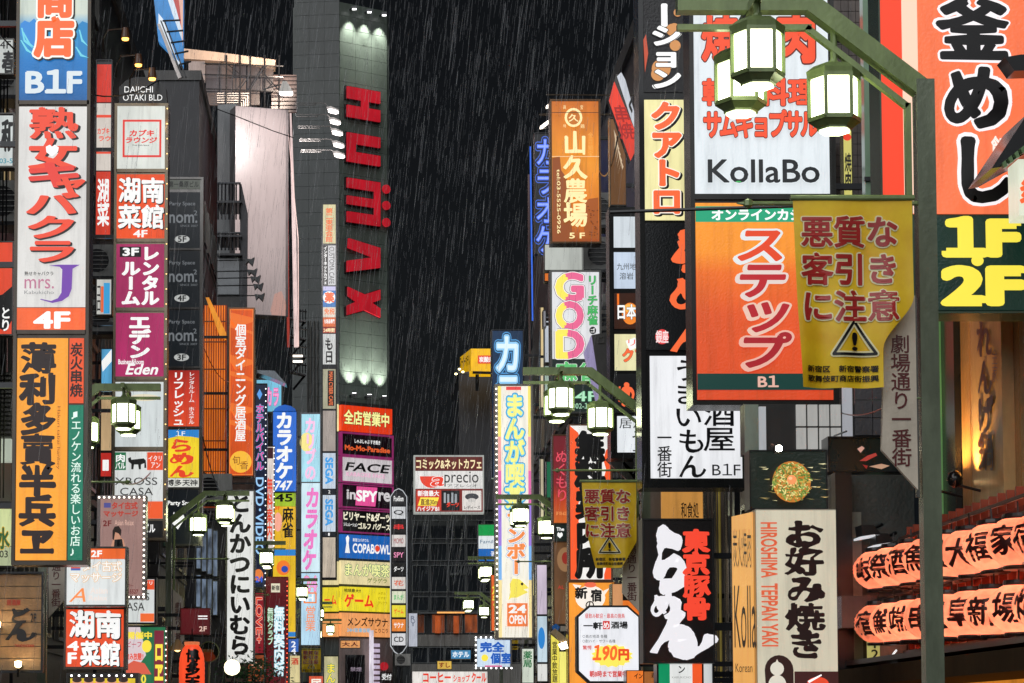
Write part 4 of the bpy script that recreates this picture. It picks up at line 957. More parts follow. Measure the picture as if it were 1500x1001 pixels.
# angled printed billboard at the top
F = Front(250, 60, 70)
s = Sign('rooftop_billboard', 'slanted blue and red printed billboard at the top left over dark scaffold rails', 'billboard', 230, -40, 269, 118, 70, F=F, cab=False, arms=False)
MB().ext(F, [(222, -30), (268, -30), (268, 96), (232, 60)], -.4, 0).build('panel', em('#3f8cd0', .85, var=.15), s.root)
s.poly([(236, -30), (262, -30), (267, 60), (252, 20)], pr('#c8d6e2')).poly([(244, -30), (268, -30), (268, 50), (258, 14)], pr('#b04a44')).poly([(258, -30), (268, -30), (268, 70), (264, 20)], pr('#d8a898')).poly([(232, 20), (240, 30), (262, 96), (268, 96), (256, 84), (232, 42)], pr('#d2dce6'))
MB().ext(F, [(231, 38), (235, 38), (267, 116), (262, 118)], .05, .2).build('lower_rail', paint((.5, .45, .42), .4, .4), s.root)
for k in range(2): MB().ext(F, [(236 + k * 5, 36), (238 + k * 5, 36), (270 + k * 5, 118), (268 + k * 5, 118)], .3, .4).build('rail', BLACK, s.root)
for i in range(5): MB().bar(F(240 + i * 6, 38 + i * 16, .5), F(266 + i * 4, 37 + i * 15, .5), .03, 5).build('rung', BLACK, s.root)
# fire escape, brick block
F = Front(410, 540, 102)
rt = ent('fire_escape', 'black metal fire escape flights on the brown brick wall left of the tower', 'fire escape', None, F(440, 610, .5))
for i in range(4):
    y = 470 + i * 26
    MB().beam(F(424, y, .6), F(448, y + 6, .6), .5, .06).bar(F(424, y - 12, .8), F(450, y - 8, .8), .03, 4).build('landing', DARK, rt)
    m = MB()
    for j in range(7): m.bar(F(424 + j * 4, y - 12, .8), F(424 + j * 4, y + 3, .8), .02, 4)
    m.bar(F(448, y + 4, .6), F(430, y + 26, .6), .05, 4); m.build('railing', DARK, rt)
for y in (526, 534): MB().fbox(F, 430, y, 444, y + 2, .9, 1.1).build('tube_lamp', em('#fff0e0', 2.5, var=0), rt)
for (x0, y0, x1, y1, lb) in ((378, 546, 420, 566, 'grey curved awning over the small pink letter sign'), (392, 740, 436, 762, 'small grey lamp hood beside the mahjong sign')):
    F = Front(x0, y0, 70)
    MBB = MB().ext(F, [(x0, y0), (x0 + (x1 - x0) * .6, y0 + 1), (x1, y1), (x0 + (x1 - x0) * .5, y1 - 9), (x0, y0 + 4)], -.3, .5)
    o = MBB.build('awning', paint((.2, .22, .24), .3, .5)); tag(o, lb, 'awning')
# ================================================================ right row of signs
# kamameshi sign
D = 16.5
s = Sign('sign_board', 'huge orange rice pot restaurant sign with a green 1F 2F panel at the right edge', 'signboard', 1288, -80, 1640, 460, D, th=.3, fr=2.5, mat=paint((.05, .09, .06), .4))
s.panel(1290, -78, 1637, 314, em('#f5754a', 1, var=.06)).rect(1290, -78, 1322, 314, pr('#ec4326')).rect(1322, -78, 1345, 314, pr('#f7cdb4'))
ol = [(.095, pr('#f2ecee')), (.05, INKB)]
s.v('釜', 1379, 0, 1475, 90, ol, brush=.3).v('め', 1382, 96, 1475, 192, ol, brush=.3).v('し', 1392, 200, 1482, 300, ol, brush=.3)
s.txt('飯', 1450, 202, 1474, 238, (.03, pr('#f8e6dc')))
s.panel(1290, 317, 1637, 455, em('#0c2a22', 1, var=.2)).txt('1F', 1382, 322, 1485, 374, (.08, pr('#f2e04a'))).txt('2F', 1380, 394, 1490, 445, (.08, pr('#f2e04a'))).disc(1427, 383, 9, pr('#f2e04a'), 8)
F = Front(1488, 280, 21)
# green pipe + tiled pier beside it
rt = ent('drain_pipe', 'pale green vertical pipe duct left of the huge orange sign', 'pipe', None, at(1279, 1100, 22.6))
Fp = Front(1279, 300, 22.6)
MB().fbox(Fp, 1268, -90, 1289, 1100, -.14, 0).build('duct', paint((.22, .34, .22), .3, .1), rt)
for y in (60, 260, 460): MB().fbox(Fp, 1266, y, 1291, y + 6, .001, .03).build('clamp', DARK, rt)
Fp = Front(1243, 300, 25)
rt = ent('tiled_pier', 'brown tiled pier between the white barbecue sign and the pale green duct', 'pier', None, Fp(1243, 1120, -.3))
MB().fbox(Fp, 1214, -90, 1268, 1120, -.5, -.03).build('core', paint((.03, .025, .02), .8), rt)
tl = paint((.13, .10, .085), .4, 0, var=.5, scale=6); cnt = 0
for j in range(46):
    for i in range(5):
        y = -80 + j * 16.2; x = 1214.5 + i * 10.8
        if y < 660: MB().fbox(Fp, x, y, x + 10.2, y + 15.4, -.029, .0).build('tile', tl, rt)
s = Sign('wall_sign', 'tiny yellow sign peeping between the barbecue sign and the green duct', 'sign', 1234, 188, 1249, 292, 24.6, th=.1, fr=1, arms=False)
s.panel(1236, 190, 1247, 290, em('#d8d070', .9)).disc(1241, 202, 6, RED, 5).v('焼肉', 1237, 225, 1246, 280, (.03, INKB))
# kollabo / step tower
D = 24
s = Sign('sign_tower', 'white barbecue sign over an orange red karaoke bar sign in one dark frame', 'sign tower', 1011, -60, 1224, 594, D, th=.42, fr=6, mat=paint((.035, .035, .032), .35, .4))
s.panel(1018, -20, 1215, 285, em('#dfe6ea', .98, var=.05), rail=8)
krl = [(.075, pr('#5a1a10')), (.045, pr('#ea4f2c'))]
s.v('焼', 1032, 22, 1082, 90, krl).v('肉', 1140, 18, 1196, 92, krl)
for i, c in enumerate('韓国料理'): s.v(c, 1031 + i * 42, 117, 1070 + i * 42, 156, krl)
for i, c in enumerate('サムギョプサル'): s.v(c, 1031 + i * 23.6, 164, 1056 + i * 23.6, 204, krl)
s.txt('KollaBo', 1036, 237, 1198, 270, (.018, paint((.03, .035, .04), .4)))
s.disc(1080, 269, 4, GRNP, 1.2)
s.panel(1018, 298, 1216, 586, em('#f08a2c', 1, var=.06, stops=[(z(586, D), '#c8301f'), (z(460, D), '#d2421f'), (z(400, D), '#e2641f'), (z(370, D), '#f0902a'), (z(298, D), '#f3982c')]))
s.rect(1018, 303, 1216, 326, pr('#1c9a70')).txt('オンラインカジノ', 1042, 308, 1190, 323, (.04, WHT)).rect(1018, 548, 1216, 572, pr('#0c3630'))
for i, (c, o, f_) in enumerate((('ス', '#d8dcdc', '#d8431f'), ('テ', '#d8c8c0', '#b01f26'), ('ッ', '#dcb8a6', '#a81c26'), ('プ', '#dca898', '#9c1a24'))):
    a = (1080, 332 + i * 52, 1148, 386 + i * 52)
    if c == 'ッ': s.v('ツ', 1088, 440, 1152, 490, [(.10, pr(o), -2, 2), (.085, pr(o)), (.035, pr(f_))], slant=.15)
    else: s.v(c, *a, [(.10, pr(o), -2, 2), (.085, pr(o)), (.035, pr(f_))], slant=.15)
s.txt('B1', 1106, 552, 1135, 568, (.03, pr('#d8a898')))
# quattro / umaimon tower
D = 27
s = Sign('sign_tower', 'black framed sign column with a cream letter sign above a big white pub sign', 'sign tower', 937, -60, 1092, 715, D, th=.45, fr=7, mat=paint((.02, .021, .021), .3, .3))
s.panel(945, -50, 1084, 136, em('#0d0c0e', 1, light=False)).v('ション', 957, 38, 998, 132, [(.055, WHT)], slant=.05).v('ー', 957, 5, 994, 42, (.07, WHT))
for (x, y, r_) in ((990, 42, 7), (987, 45, 9), (991, 68, 8), (970, 102, 14), (965, 110, 10), (995, 20, 6)): s.disc(x, y, r_, pr('#c88a50'), r_)
s.v('ション', 957, 38, 998, 132, [(.075, INKB), (.05, WHT)]).poly([(944, 60), (948, 52), (951, 80), (946, 108)], pr('#b8482c'))
s.panel(945, 147, 1084, 323, em('#efe6a8', 1, var=.08)).v('クアトロ', 955, 150, 998, 316, [(.10, INKB, 2.5, 2), (.09, pr('#f4efe0')), (.055, pr('#f0683c'))])
s.panel(945, 327, 1084, 513, em('#0c0e10', 1, light=False)).v('らめん', 978, 340, 1068, 520, [(.07, pr('#f0693a'))], brush=1)
s.disc(968, 494, 10, pr('#d84040'), 11).txt('銀座', 959, 485, 977, 503, (.03, pr('#f0d8d8')))
s.panel(950, 522, 1083, 701, em('#e8e9ec', 1, var=.05))
bk = paint((.012, .012, .014), .5)
s.v('うまい', 985, 526, 1025, 628, (.014, bk), brush=.8).v('もん', 990, 628, 1030, 702, (.016, bk), brush=.8).v('酒屋', 1028, 588, 1072, 662, (.014, bk), brush=.6).v('一番街', 960, 630, 980, 700, (.01, bk)).txt('B1F', 1039, 680, 1080, 697, (.0, bk))
# narrow board column behind
D = 33
s = Sign('sign_tower', 'narrow black framed column of small square plates left of the cream letter sign', 'sign tower', 893, 304, 1000, 672, D, th=.4, fr=5, mat=paint((.02, .021, .021), .3, .3))
s.panel(900, 318, 990, 363, em('#d2dae0', .95)).panel(900, 370, 990, 423, em('#c4d2e4', .95)).txt('九州地', 904, 386, 932, 396, (.0, bk)).txt('溶岩', 908, 400, 928, 410, (.0, bk))
s.panel(900, 430, 990, 482, em('#3a1a0a', 1, var=.3)).disc(923, 460, 12, pr('#e8802a'), 16).disc(922, 452, 9, pr('#f4b050'), 6).rect(904, 431, 907, 455, pr('#e87020')).txt('日本', 905, 447, 932, 468, [(.06, INKB), (.03, WHT)])
s.panel(900, 490, 990, 543, em('#e6dfae', .95)).poly([(916, 500), (930, 495), (936, 508), (922, 514)], WHT).txt('リ', 920, 498, 930, 507, (.0, RED)).txt('クア', 912, 512, 946, 530, [(.07, INKB), (.05, pr('#f0683c'))])
s.panel(900, 548, 990, 605, em('#0c0c0e', 1, light=False)).txt('ゆん', 905, 564, 958, 594, (.06, pr('#f0683c')), brush=.8)
s.panel(903, 610, 990, 663, em('#e4e8ec', .95)).txt('居酒', 906, 613, 944, 628, (.0, bk)).v('うま', 922, 630, 944, 680, (.0, bk))
# leaning red and white sign
F = Front(910, 170, 36)
rt = ent('hanging_sign', 'tilted red and white pointed sign high between two black columns', 'sign', None, F(915, 240, 0))
MB().ext(F, [(903, 108), (912, 112), (931, 190), (930, 225), (922, 238), (892, 148)], -.15, 0).build('cabinet', STEEL, rt)
a = MB().ext(F, [(892, 148), (900, 120), (931, 195), (930, 222), (923, 236)], .001, .02).build('red_panel', em('#e03c28', 1, var=.2), rt)
MB().ext(F, [(904, 113), (910, 107), (916, 118), (930, 170), (930, 192), (925, 178)], .021, .04).build('white_panel', em('#c8ccd4', .9), rt)
V, Fc = place_text(F, '串焼', 903, 155, 924, 205, 'v', .02, .03, slant=-.25); obj('lettering', V, Fc, pr('#9a1c18'), a)
V, Fc = place_text(F, 'く', 920, 146, 927, 166, 'v', .1, .06); obj('lettering', V, Fc, INKB, rt)
s = Sign('wall_sign', 'brown wooden print panel under the tilted red sign', 'sign', 893, 173, 917, 302, 38, th=.2, fr=1)
s.panel(894, 175, 916, 300, em('#7a5028', .8, var=.3))
for i in range(6): s.poly([(899 + i * 2, 190 + i * 9), (903 + i * 2, 200 + i * 9), (900 + i, 225 + i * 8), (901 + i * 2, 205 + i * 9)], pr('#c8b090'))
# farm sign
D = 42
s = Sign('projecting_sign', 'amber vertical farm restaurant sign with cream brush letters and 5F at its foot', 'sign', 806, 146, 880, 357, D, th=.35, fr=2.5, mat=paint((.12, .06, .02), .4, .4))
s.panel(808, 149, 877, 355, em('#c8741c', 1.0, var=.12, scale=2.4, stops=[(z(355, D), '#8a3a14'), (z(330, D), '#d06a1c'), (z(240, D), '#ee9628'), (z(149, D), '#cc6a1a')]))
s.poly([(809, 232), (820, 230), (822, 250), (830, 262), (836, 290), (838, 355), (809, 355)], pr('#8a4618')).poly([(852, 300), (862, 292), (876, 290), (876, 350), (856, 350)], pr('#9c5018'))
rn = random.Random(2)
for i in range(26):
    x = rn.uniform(855, 874); y = rn.uniform(302, 345); s.poly([(x, y), (x + 2.2, y), (x + 2.2, y + 1.2), (x, y + 1.2)], pr('#5c2a10'))
crm = pr('#fbe6a8')
pts = [(840 + 13 * math.cos(t * .314), 174 + 14 * math.sin(t * .314)) for t in range(20)]
s.disc(840, 174, 13, crm, 14).disc(840, 174, 9.5, pr('#c06c1c'), 10.5).txt('久', 833, 169, 847, 180, (.02, crm))
s.txt('高', 825, 156, 829, 162, (.0, crm)).txt('宝', 850, 156, 854, 162, (.0, crm)).txt('特', 825, 184, 829, 189, (.0, crm)).txt('鶏', 850, 184, 856, 190, (.0, crm))
s.v('山久農場', 826, 194, 858, 334, (.035, crm), brush=.7).v('金目鯛宝', 861, 196, 868, 232, (.0, pr('#f0a850'))).txt('tel:03-5525-0926', 815, 250, 820, 344, (.01, crm), rot=1).txt('5 F', 833, 343, 855, 351, (.03, crm))
s.rect(808, 231, 877, 231.8, pr('#f0d0a0')).rect(808, 166.8, 877, 167.6, INKB)
for i, (x, y) in enumerate(((806, 152), (797, 182))):
    F = Front(x, y, 44)
    t = ent('strip_lamp', ('upper' if i == 0 else 'lower') + ' slanting white strip lamp left of the amber farm sign', 'lamp', 'strip lamps of the amber farm sign', F(x, y, 0))
    MB().ext(F, [(x - 6, y + 4), (x + 6, y - 5), (x + 8, y - 4), (x + 6, y - 1), (x - 5, y + 7)], -.1, .05).build('lens', em('#fff0e0', 3, var=0), t)
    MB().bar(F(x - 6, y + 9, 0), F(x + 12, y + 3, -.1), .02, 5).build('arm', DARK, t)
# blue neon
F = Front(795, 290, 56)
s = Sign('neon_sign', 'dark sign with blue double outlined neon letters left of the amber sign', 'neon sign', 783, 195, 812, 372, 56, th=.3, fr=1, mat=DARK)
s.panel(784, 197, 811, 371, em('#06080e', 1, light=False)).v('カラオケ', 785, 202, 815, 372, [(.12, pr('#3a62c8')), (.09, pr('#070c20')), (.06, pr('#070c20')), (.03, pr('#3a66e8')), (.0, pr('#8aa4ff'))])
t = ent('neon_tube', 'long vertical blue neon line at the corner of the right hand buildings', 'neon tube', None, at(777, 470, 60))
Fn = Front(777, 340, 60)
MB().bar(Fn(777.5, 215, 0), Fn(779.5, 470, 0), .02, 6).build('tube', em('#3a68d8', 1.1, var=0), t)
MB().fbox(Fn, 774, 255, 776.5, 800, -.2, -.05).build('backing_rail', paint((.12, .07, .06), .4, .3), t)
# edge-on boards (white, orange, teal strips)
for (x0, x1, y0, y1, d, c, lb) in ((797, 857, 358, 397, 44, '#c5c9c2', 'blank white lightbox between the amber sign and the mahjong sign'),
                                   (797, 806, 400, 413, 45, '#e87830', 'tiny orange plate at the upper left corner of the mahjong sign'),
                                   (795, 800, 455, 480, 45, '#8a8a90', 'thin grey plate edge beside the mahjong sign'),
                                   (791, 797, 450, 522, 47, '#e8cf98', 'narrow glowing cream strip left of the mahjong sign'),
                                   (791, 797, 524, 598, 47, '#e4d4ae', 'lower glowing cream strip above the right street lantern'),
                                   (797, 808, 470, 532, 46, '#c4cad4', 'pale side panel beside the mahjong sign'),
                                   (797, 808, 536, 600, 46, '#a8beb0', 'pale green side panel above the right street lantern'),
                                   (800, 812, 676, 730, 45, '#1c6a48', 'green sign edge left of the dark red neon script sign'),
                                   (791, 797, 672, 790, 46, '#cfc4a4', 'glowing cream strip right of the tall manga cafe sign')):
    s = Sign('edge_sign', lb, 'sign', x0, y0, x1, y1, d, th=.2, fr=1, mat=STEEL)
    s.panel(x0 + 1, y0 + 1, x1 - 1, y1 - 1, em(c, .9, var=.15))
# GOD mahjong
D = 40
s = Sign('projecting_sign', 'white mahjong sign with three big pink and yellow letters and green side letters', 'sign', 806, 396, 881, 606, D, th=.35, fr=2.5, mat=paint((.13, .13, .12), .4, .5))
s.panel(809, 399, 878, 526, em('#dfe0e2', .97, var=.05))
for i, c in enumerate('GOD'):
    yy = 402 + i * 42
    a = (816, yy, 853, yy + 38)
    s.txt(c, *a, [(.10, INKB), (.085, pr('#f4f0ee')), (.06, pr('#e0628c'))])
    V, Fc = place_text(s.F, c, *a, 'h', .058, s.l)
    keep = [f for f in Fc if sum(s.F(833, 400).x > V[j].x for j in f) == len(f)]
    used = sorted({j for f in keep for j in f}); mp = {j: i2 for i2, j in enumerate(used)}
    obj('lettering', [V[j] for j in used], [tuple(mp[j] for j in f) for f in keep], pr('#efe05a'), s.cur); s.l += .002
s.v('リーチ麻雀', 861, 404, 875, 477, [(.055, INKB), (.035, GRNP)]).disc(868, 485, 5, INKB, 5.5).txt('ゴ', 865, 482, 871, 488, (.02, WHT))
s.panel(809, 527, 878, 604, em('#10201c', 1, light=False)).txt('麻雀', 813, 531, 876, 562, [(.055, WHT), (.035, pr('#58b86a'))]).txt('4F', 842, 574, 874, 588, [(.05, pr('#2a7a48')), (.02, pr('#a8dcb8'))]).txt('302-1916', 838, 591, 876, 599, (.02, pr('#9ac8a8')))
# tilted silver box
F = Front(875, 540, 35)
rt = ent('sign_cabinet', 'grey tilted sign box with a lilac lit edge hanging over the mahjong sign', 'sign box', None, F(880, 620, 0))
MB().ext(F, [(867, 491), (893, 486), (893, 620), (886, 622)], -.3, 0).build('cabinet', paint((.13, .125, .12), .4, .5), rt)
MB().ext(F, [(857, 514), (867, 491.5), (885.5, 622), (878, 600)], -.25, -.02).build('lit_edge', em('#9a90b8', .9, var=.15), rt)
MB().ring(F, 876, 494, 885, 503, 1, .001, .02).build('hatch_trim', GALV, rt)
# manga cafe manboo
D = 52
s = Sign('projecting_sign', 'tall manga cafe sign with blue outlined yellow letters, rainbow edge and left rim bulbs', 'sign', 725, 563, 782, 937, D, th=.4, fr=2.5, mat=paint((.45, .42, .38), .3, .6))
s.panel(730, 566, 778, 934, em('#f4efe0', 1, var=.05))
for (y0, y1, c) in ((566, 640, '#f0e070'), (640, 690, '#f0a8a0'), (690, 740, '#e06aa8'), (740, 800, '#9a7ad8'), (800, 850, '#7ab0e8'), (850, 934, '#f2dc9a')):
    s.rect(730, y0, 734.5, y1, pr(c)).rect(774, y0, 778, y1, pr(c))
s.rect(742, 567, 764, 572, pr('#e04a4a'))
s.v('まんが喫茶', 741, 578, 767, 746, [(.13, pr('#1a78b8')), (.10, pr('#58c0e8')), (.045, pr('#f4f08a'))])
s.v('マンボー', 743, 750, 768, 843, [(.12, pr('#2a78c0')), (.10, WHT), (.05, pr('#f08a4a'))])
s.poly([(746, 856), (750, 848), (760, 849), (768, 856), (774, 862), (766, 864), (773, 868), (764, 872), (756, 876), (748, 876), (744, 880), (747, 868)], pr('#f2e05a')).disc(764, 856, 2, INKB)
s.rect(742, 884, 772, 918, pr('#ee7a3a')).txt('24', 745, 887, 769, 898, (.05, WHT)).txt('OPEN', 745, 902, 769, 914, (.04, WHT))
s.bulbs([(727.5, 570 + i * 8) for i in range(45)], 1.3, em('#fff2e0', 3.5, var=0))
s = Sign('projecting_sign', 'navy karaoke sign with pale blue outlined letters above the manga cafe sign', 'sign', 720, 483, 768, 700, 54, th=.35, fr=1.5, mat=DARK)
s.panel(721.5, 485, 766, 698, em('#0c2c4c', 1, light=False)).v('カラ', 726, 490, 762, 604, [(.13, pr('#4a90c8')), (.10, pr('#0c2c4c')), (.07, pr('#8ac4ec')), (.02, pr('#d8ecf8'))])
s = Sign('convenience_sign', 'green white and blue convenience store sign hanging before the dark block', 'sign', 700, 768, 726, 824, 62, th=.3, fr=.8, mat=GALV)
s.panel(701, 769, 725, 785, em('#0f9a48', 1)).panel(701, 785.3, 725, 804, em('#e2e8ea', 1)).txt('Family', 703.5, 791, 727, 798, (.0, pr('#2a5a7a'))).panel(701, 804.3, 725, 822, em('#1c66b8', 1)).txt('酒', 719, 808, 725, 818, (.02, WHT))
s = Sign('projecting_sign', 'blue on white private room sign bordered by white bulbs in the lower centre', 'sign', 696, 933, 750, 980, 58, th=.3, fr=2.5, mat=paint((.5, .5, .52), .4, .4))
s.panel(699, 936, 747, 977, em('#cfe2f4', 1)).txt('完全', 704, 941, 738, 955, (.05, pr('#1a5ab8'))).txt('個室', 719, 957, 748, 972, (.05, pr('#1a5ab8'))).disc(710, 964, 5, YEL).rect(710, 975, 735, 977, pr('#e070a0'))
s.bulbs(edge_pts(697, 934, 749, 979, 7, 6, 'ltb'), 1.3, em('#ffffff', 4, var=0))
s = Sign('shop_fascia', 'white coffee shop fascia with red letters at the bottom centre', 'sign', 603, 983, 715, 1003, 120, th=.4, fr=1, mat=GALV, arms=False)
s.panel(604, 984, 714, 1002, em('#e8e2dc', 1)).txt('コーヒー', 620, 986, 660, 999, (.04, RED)).txt('ショップ', 664, 989, 688, 999, (.03, RED)).txt('クール', 691, 986, 712, 999, (.04, RED))
MB().fbox(s.F, 604, 1006, 714, 1100, -.3, -.02).build('shop_front', em('#c8a878', .7, var=.4), s.root)
s = Sign('projecting_sign', 'narrow orange sign edge left of the manga cafe sign', 'sign', 719, 842, 729, 925, 57, th=.3, fr=.8)
s.panel(720, 843, 728, 924, em('#ee6a30', .95)).v('カラ', 721, 856, 728, 888, (.04, YEL))
# cluster right of it
s = Sign('projecting_sign', 'dark red sign with faint neon script fading to orange at its foot', 'sign', 809, 637, 836, 768, 38, th=.3, fr=1.5, mat=paint((.2, .1, .05), .4, .4))
s.panel(811, 639, 834, 766, em('#8a1f28', .9, var=.15, stops=[(z(766, 38), '#e0702a'), (z(735, 38), '#c8481f'), (z(710, 38), '#8a1f28'), (z(639, 38), '#6a1a24')])).v('ぬくもり', 814, 660, 832, 735, (.01, pr('#d84a5a'))).txt('3F 03-6233', 814, 750, 832, 755, (.0, pr('#e8a060')))
s = Sign('projecting_sign', 'small dark green plate with a white heart', 'sign', 812, 768, 832, 794, 37.6, th=.2, fr=1)
s.panel(813, 769, 831, 793, em('#0e1c18', 1, light=False)).txt('The', 815, 773, 826, 778, (.03, WHT)).poly([(816, 782), (818, 780), (820, 782), (822, 780), (824, 782), (824, 785), (820, 789), (816, 785)], WHT)
s = Sign('projecting_sign', 'dull brown dim panel under the heart plate', 'sign', 810, 792, 833, 916, 37.8, th=.3, fr=1.5, mat=BRONZE)
s.panel(812, 794, 831, 914, em('#7a5436', .75, var=.3)).disc(828, 820, 12, pr('#8f6a48'), 18).disc(829, 818, 6, pr('#8a2a20'), 9).txt('AL', 817, 858, 826, 863, (.03, pr('#a8382a')))
s = Sign('projecting_sign', 'white free information sign with heavy black letters and flame orange edges', 'sign', 833, 622, 897, 852, 36, th=.35, fr=2, mat=paint((.3, .16, .1), .35, .5))
s.panel(835, 624, 894, 849, em('#eeece8', 1, var=.05))
left = [(835, 624)]; 
for i in range(17): left.append((847 + (i % 2) * 5, 634 + i * 13))
left += [(846, 849), (835, 849)]
s.poly(left, pr('#f0582a'))
rgt = [(894, 655)]
for i in range(14): rgt.append((888 - (i % 2) * 4, 660 + i * 14))
rgt += [(884, 849), (894, 849)]
s.poly(rgt, pr('#f0582a'))
s.v('無料案内所', 845, 633, 884, 846, (.075, INKB), brush=.15)
s = Sign('projecting_sign', 'orange sign with a white pig face and two black characters under the information sign', 'sign', 832, 852, 902, 1040, 35.6, th=.35, fr=1.5, mat=paint((.3, .16, .1), .35, .5))
s.panel(834, 854, 900, 1038, em('#f59a34', 1, var=.08)).disc(865, 876, 22, pr('#f2e8dc'), 18).poly([(846, 866), (839, 856), (852, 858)], pr('#f2e8dc')).poly([(884, 866), (893, 862), (886, 872)], pr('#f2e8dc')).disc(865, 857, 9, pr('#e86a4a'), 4)
s.txt('新', 843, 861, 860, 877, (.05, INKB)).txt('宿', 866, 864, 881, 881, (.05, INKB)).txt('の', 858, 881, 870, 892, (.02, INKB)).v('下町酒場', 842, 905, 852, 980, (.03, INKB))
# octagonal izakaya
D = 29
s = Sign('projecting_sign', 'white cut corner pub menu sign with a yellow burst and the price 190 yen', 'sign', 845, 887, 938, 1001, D, th=.25, fr=0, cab=False, mat=BLACK)
oc = lambda q: [(845 + q, 903 + q * .4), (863 + q * .4, 887 + q), (920 - q * .4, 887 + q), (938 - q, 903 + q * .4), (938 - q, 984 - q * .4), (920 - q * .4, 1001 - q), (863 + q * .4, 1001 - q), (845 + q, 984 - q * .4)]
MB().ext(s.F, oc(0), -.25, .0).build('cabinet', BLACK, s.root)
s.cur = MB().ext(s.F, oc(3), .001, .018).build('panel', em('#e6e7ec', 1, var=.05), s.root); s.l = .022
rd = pr('#c8302c')
s.txt('昼飲み歓迎・最高の焼鳥', 857, 899, 915, 906, (.01, rd)).txt('一軒', 855, 912, 882, 922, (.04, bk)).rect(883, 910, 893, 922, rd).txt('め', 884, 912, 892, 921, (.02, WHT)).txt('酒場', 895, 911, 919, 921, (.04, bk))
s.txt('○真の地酒 各種', 853, 930, 889, 935, (.0, bk)).txt('○酎ハイ・サワー各種', 853, 937, 901, 942, (.0, bk))
star = []
for i in range(32):
    r_ = 1 if i % 2 else .86; star.append((896 + 31 * r_ * math.cos(i * math.pi / 16), 961 + 17 * r_ * math.sin(i * math.pi / 16)))
s.poly(star, pr('#f4e25a')).txt('190', 869, 946, 903, 967, (.045, pr('#f0682a')), slant=.1).txt('円', 906, 952, 920, 967, (.06, pr('#e04a20'))).txt('驚愕', 853, 946, 866, 952, (.02, rd)).txt('朝8時まで営業中', 863, 983, 917, 992, (.03, rd))
# black ramen sign
D = 25
s = Sign('projecting_sign', 'black ramen sign with huge white brush letters beside red characters', 'sign', 941, 760, 1046, 972, D, th=.3, fr=2, mat=BLACK)
s.panel(943, 762, 1044, 970, paint((.012, .010, .010), .35))
s.v('らぁめん'[0], 958, 782, 1010, 862, (.085, pr('#e2e0e4')), brush=.9).txt('めん', 955, 0, 956, 1, pr('#e2e0e4')) if False else None
wb = pr('#e0dee2')
s.v('ら', 955, 778, 1008, 868, (.09, wb), brush=.9).v('め', 952, 866, 994, 908, (.07, wb), brush=.9).v('ん', 950, 890, 1042, 962, (.09, wb), brush=.9)
s.v('東京豚骨', 1002, 777, 1038, 908, (.055, pr('#e8432c')), brush=.6)
# flag sign, orange chip
s = Sign('projecting_sign', 'green white and orange striped sign at the foot of the black ramen sign', 'sign', 962, 970, 1046, 1040, 26, th=.25, fr=2, mat=BLACK)
s.panel(965, 972, 981, 1038, em('#118a5a', 1)).panel(981.3, 972, 1014, 1038, em('#e6e8e6', 1)).txt('ン', 994, 976, 1003, 986, (.02, INKB)).txt('KABUKICHO', 984, 991, 1012, 994, pr('#9a9a98')).panel(1014.3, 972, 1028, 1038, em('#ee5a2a', 1)).panel(1031, 972, 1043, 1038, em('#d8dcdc', .9))
s = Sign('projecting_sign', 'small orange sign chip at the bottom between the pub menu and striped signs', 'sign', 917, 982, 962, 1040, 28, th=.25, fr=1)
s.panel(918, 983, 942, 1038, em('#e8782c', 1)).txt('イン', 929, 987, 941, 994, (.03, INKB)).panel(944, 972 + 12, 960, 1038, em('#b06a34', .8)).txt('通', 954, 986, 960, 993, (.03, INKB))
# background pieces between 940 and 1110 : wall, pipes, warm lit board
F = Front(1030, 850, 31)
rt = ent('pipe_bank', 'bank of vertical metal pipes and a warm lit board behind the black ramen sign', 'pipes', None, F(1030, 1100, 0))
for i, x in enumerate((1034, 1041, 1048, 1055, 1064, 1072)):
    MB().bar(F(x, 700, 0), F(x, 1110, 0), .018 if i % 2 else .03, 8).build('pipe', paint((.5, .45, .4), .25, .9) if i != 3 else paint((.6, .45, .1), .4), rt)
MB().fbox(F, 972, 716, 1032, 760, -.2, -.1).build('lit_board', em('#d8984a', .8, var=.2), rt)
V, Fc = place_text(F, '和食処', 1000, 735, 1026, 758, 'h', .01, -.09); obj('lettering', V, Fc, INKB, rt)
MB().fbox(F, 955, 700, 1075, 1110, -.6, -.5).build('back_wall', paint((.12, .10, .09), .6, 0, var=.4), rt)
F = Front(930, 720, 34)
rt = ent('escalator_stair', 'diagonal metal stair flight seen behind the yellow banner', 'stairs', None, F(930, 1100, 0))
for i in range(3):
    MB().beam(F(893 + i * 22, 668 + i * 2, 0), F(962 + i * 8, 735 + i * 12, 0), .1, .16).build('stringer', GALV, rt)
V, Fc = place_text(F, 'リー', 948, 728, 966, 742, 'h', .04, .08, slant=-.6); obj('lettering', V, Fc, paint((.3, .45, .55), .4), rt)
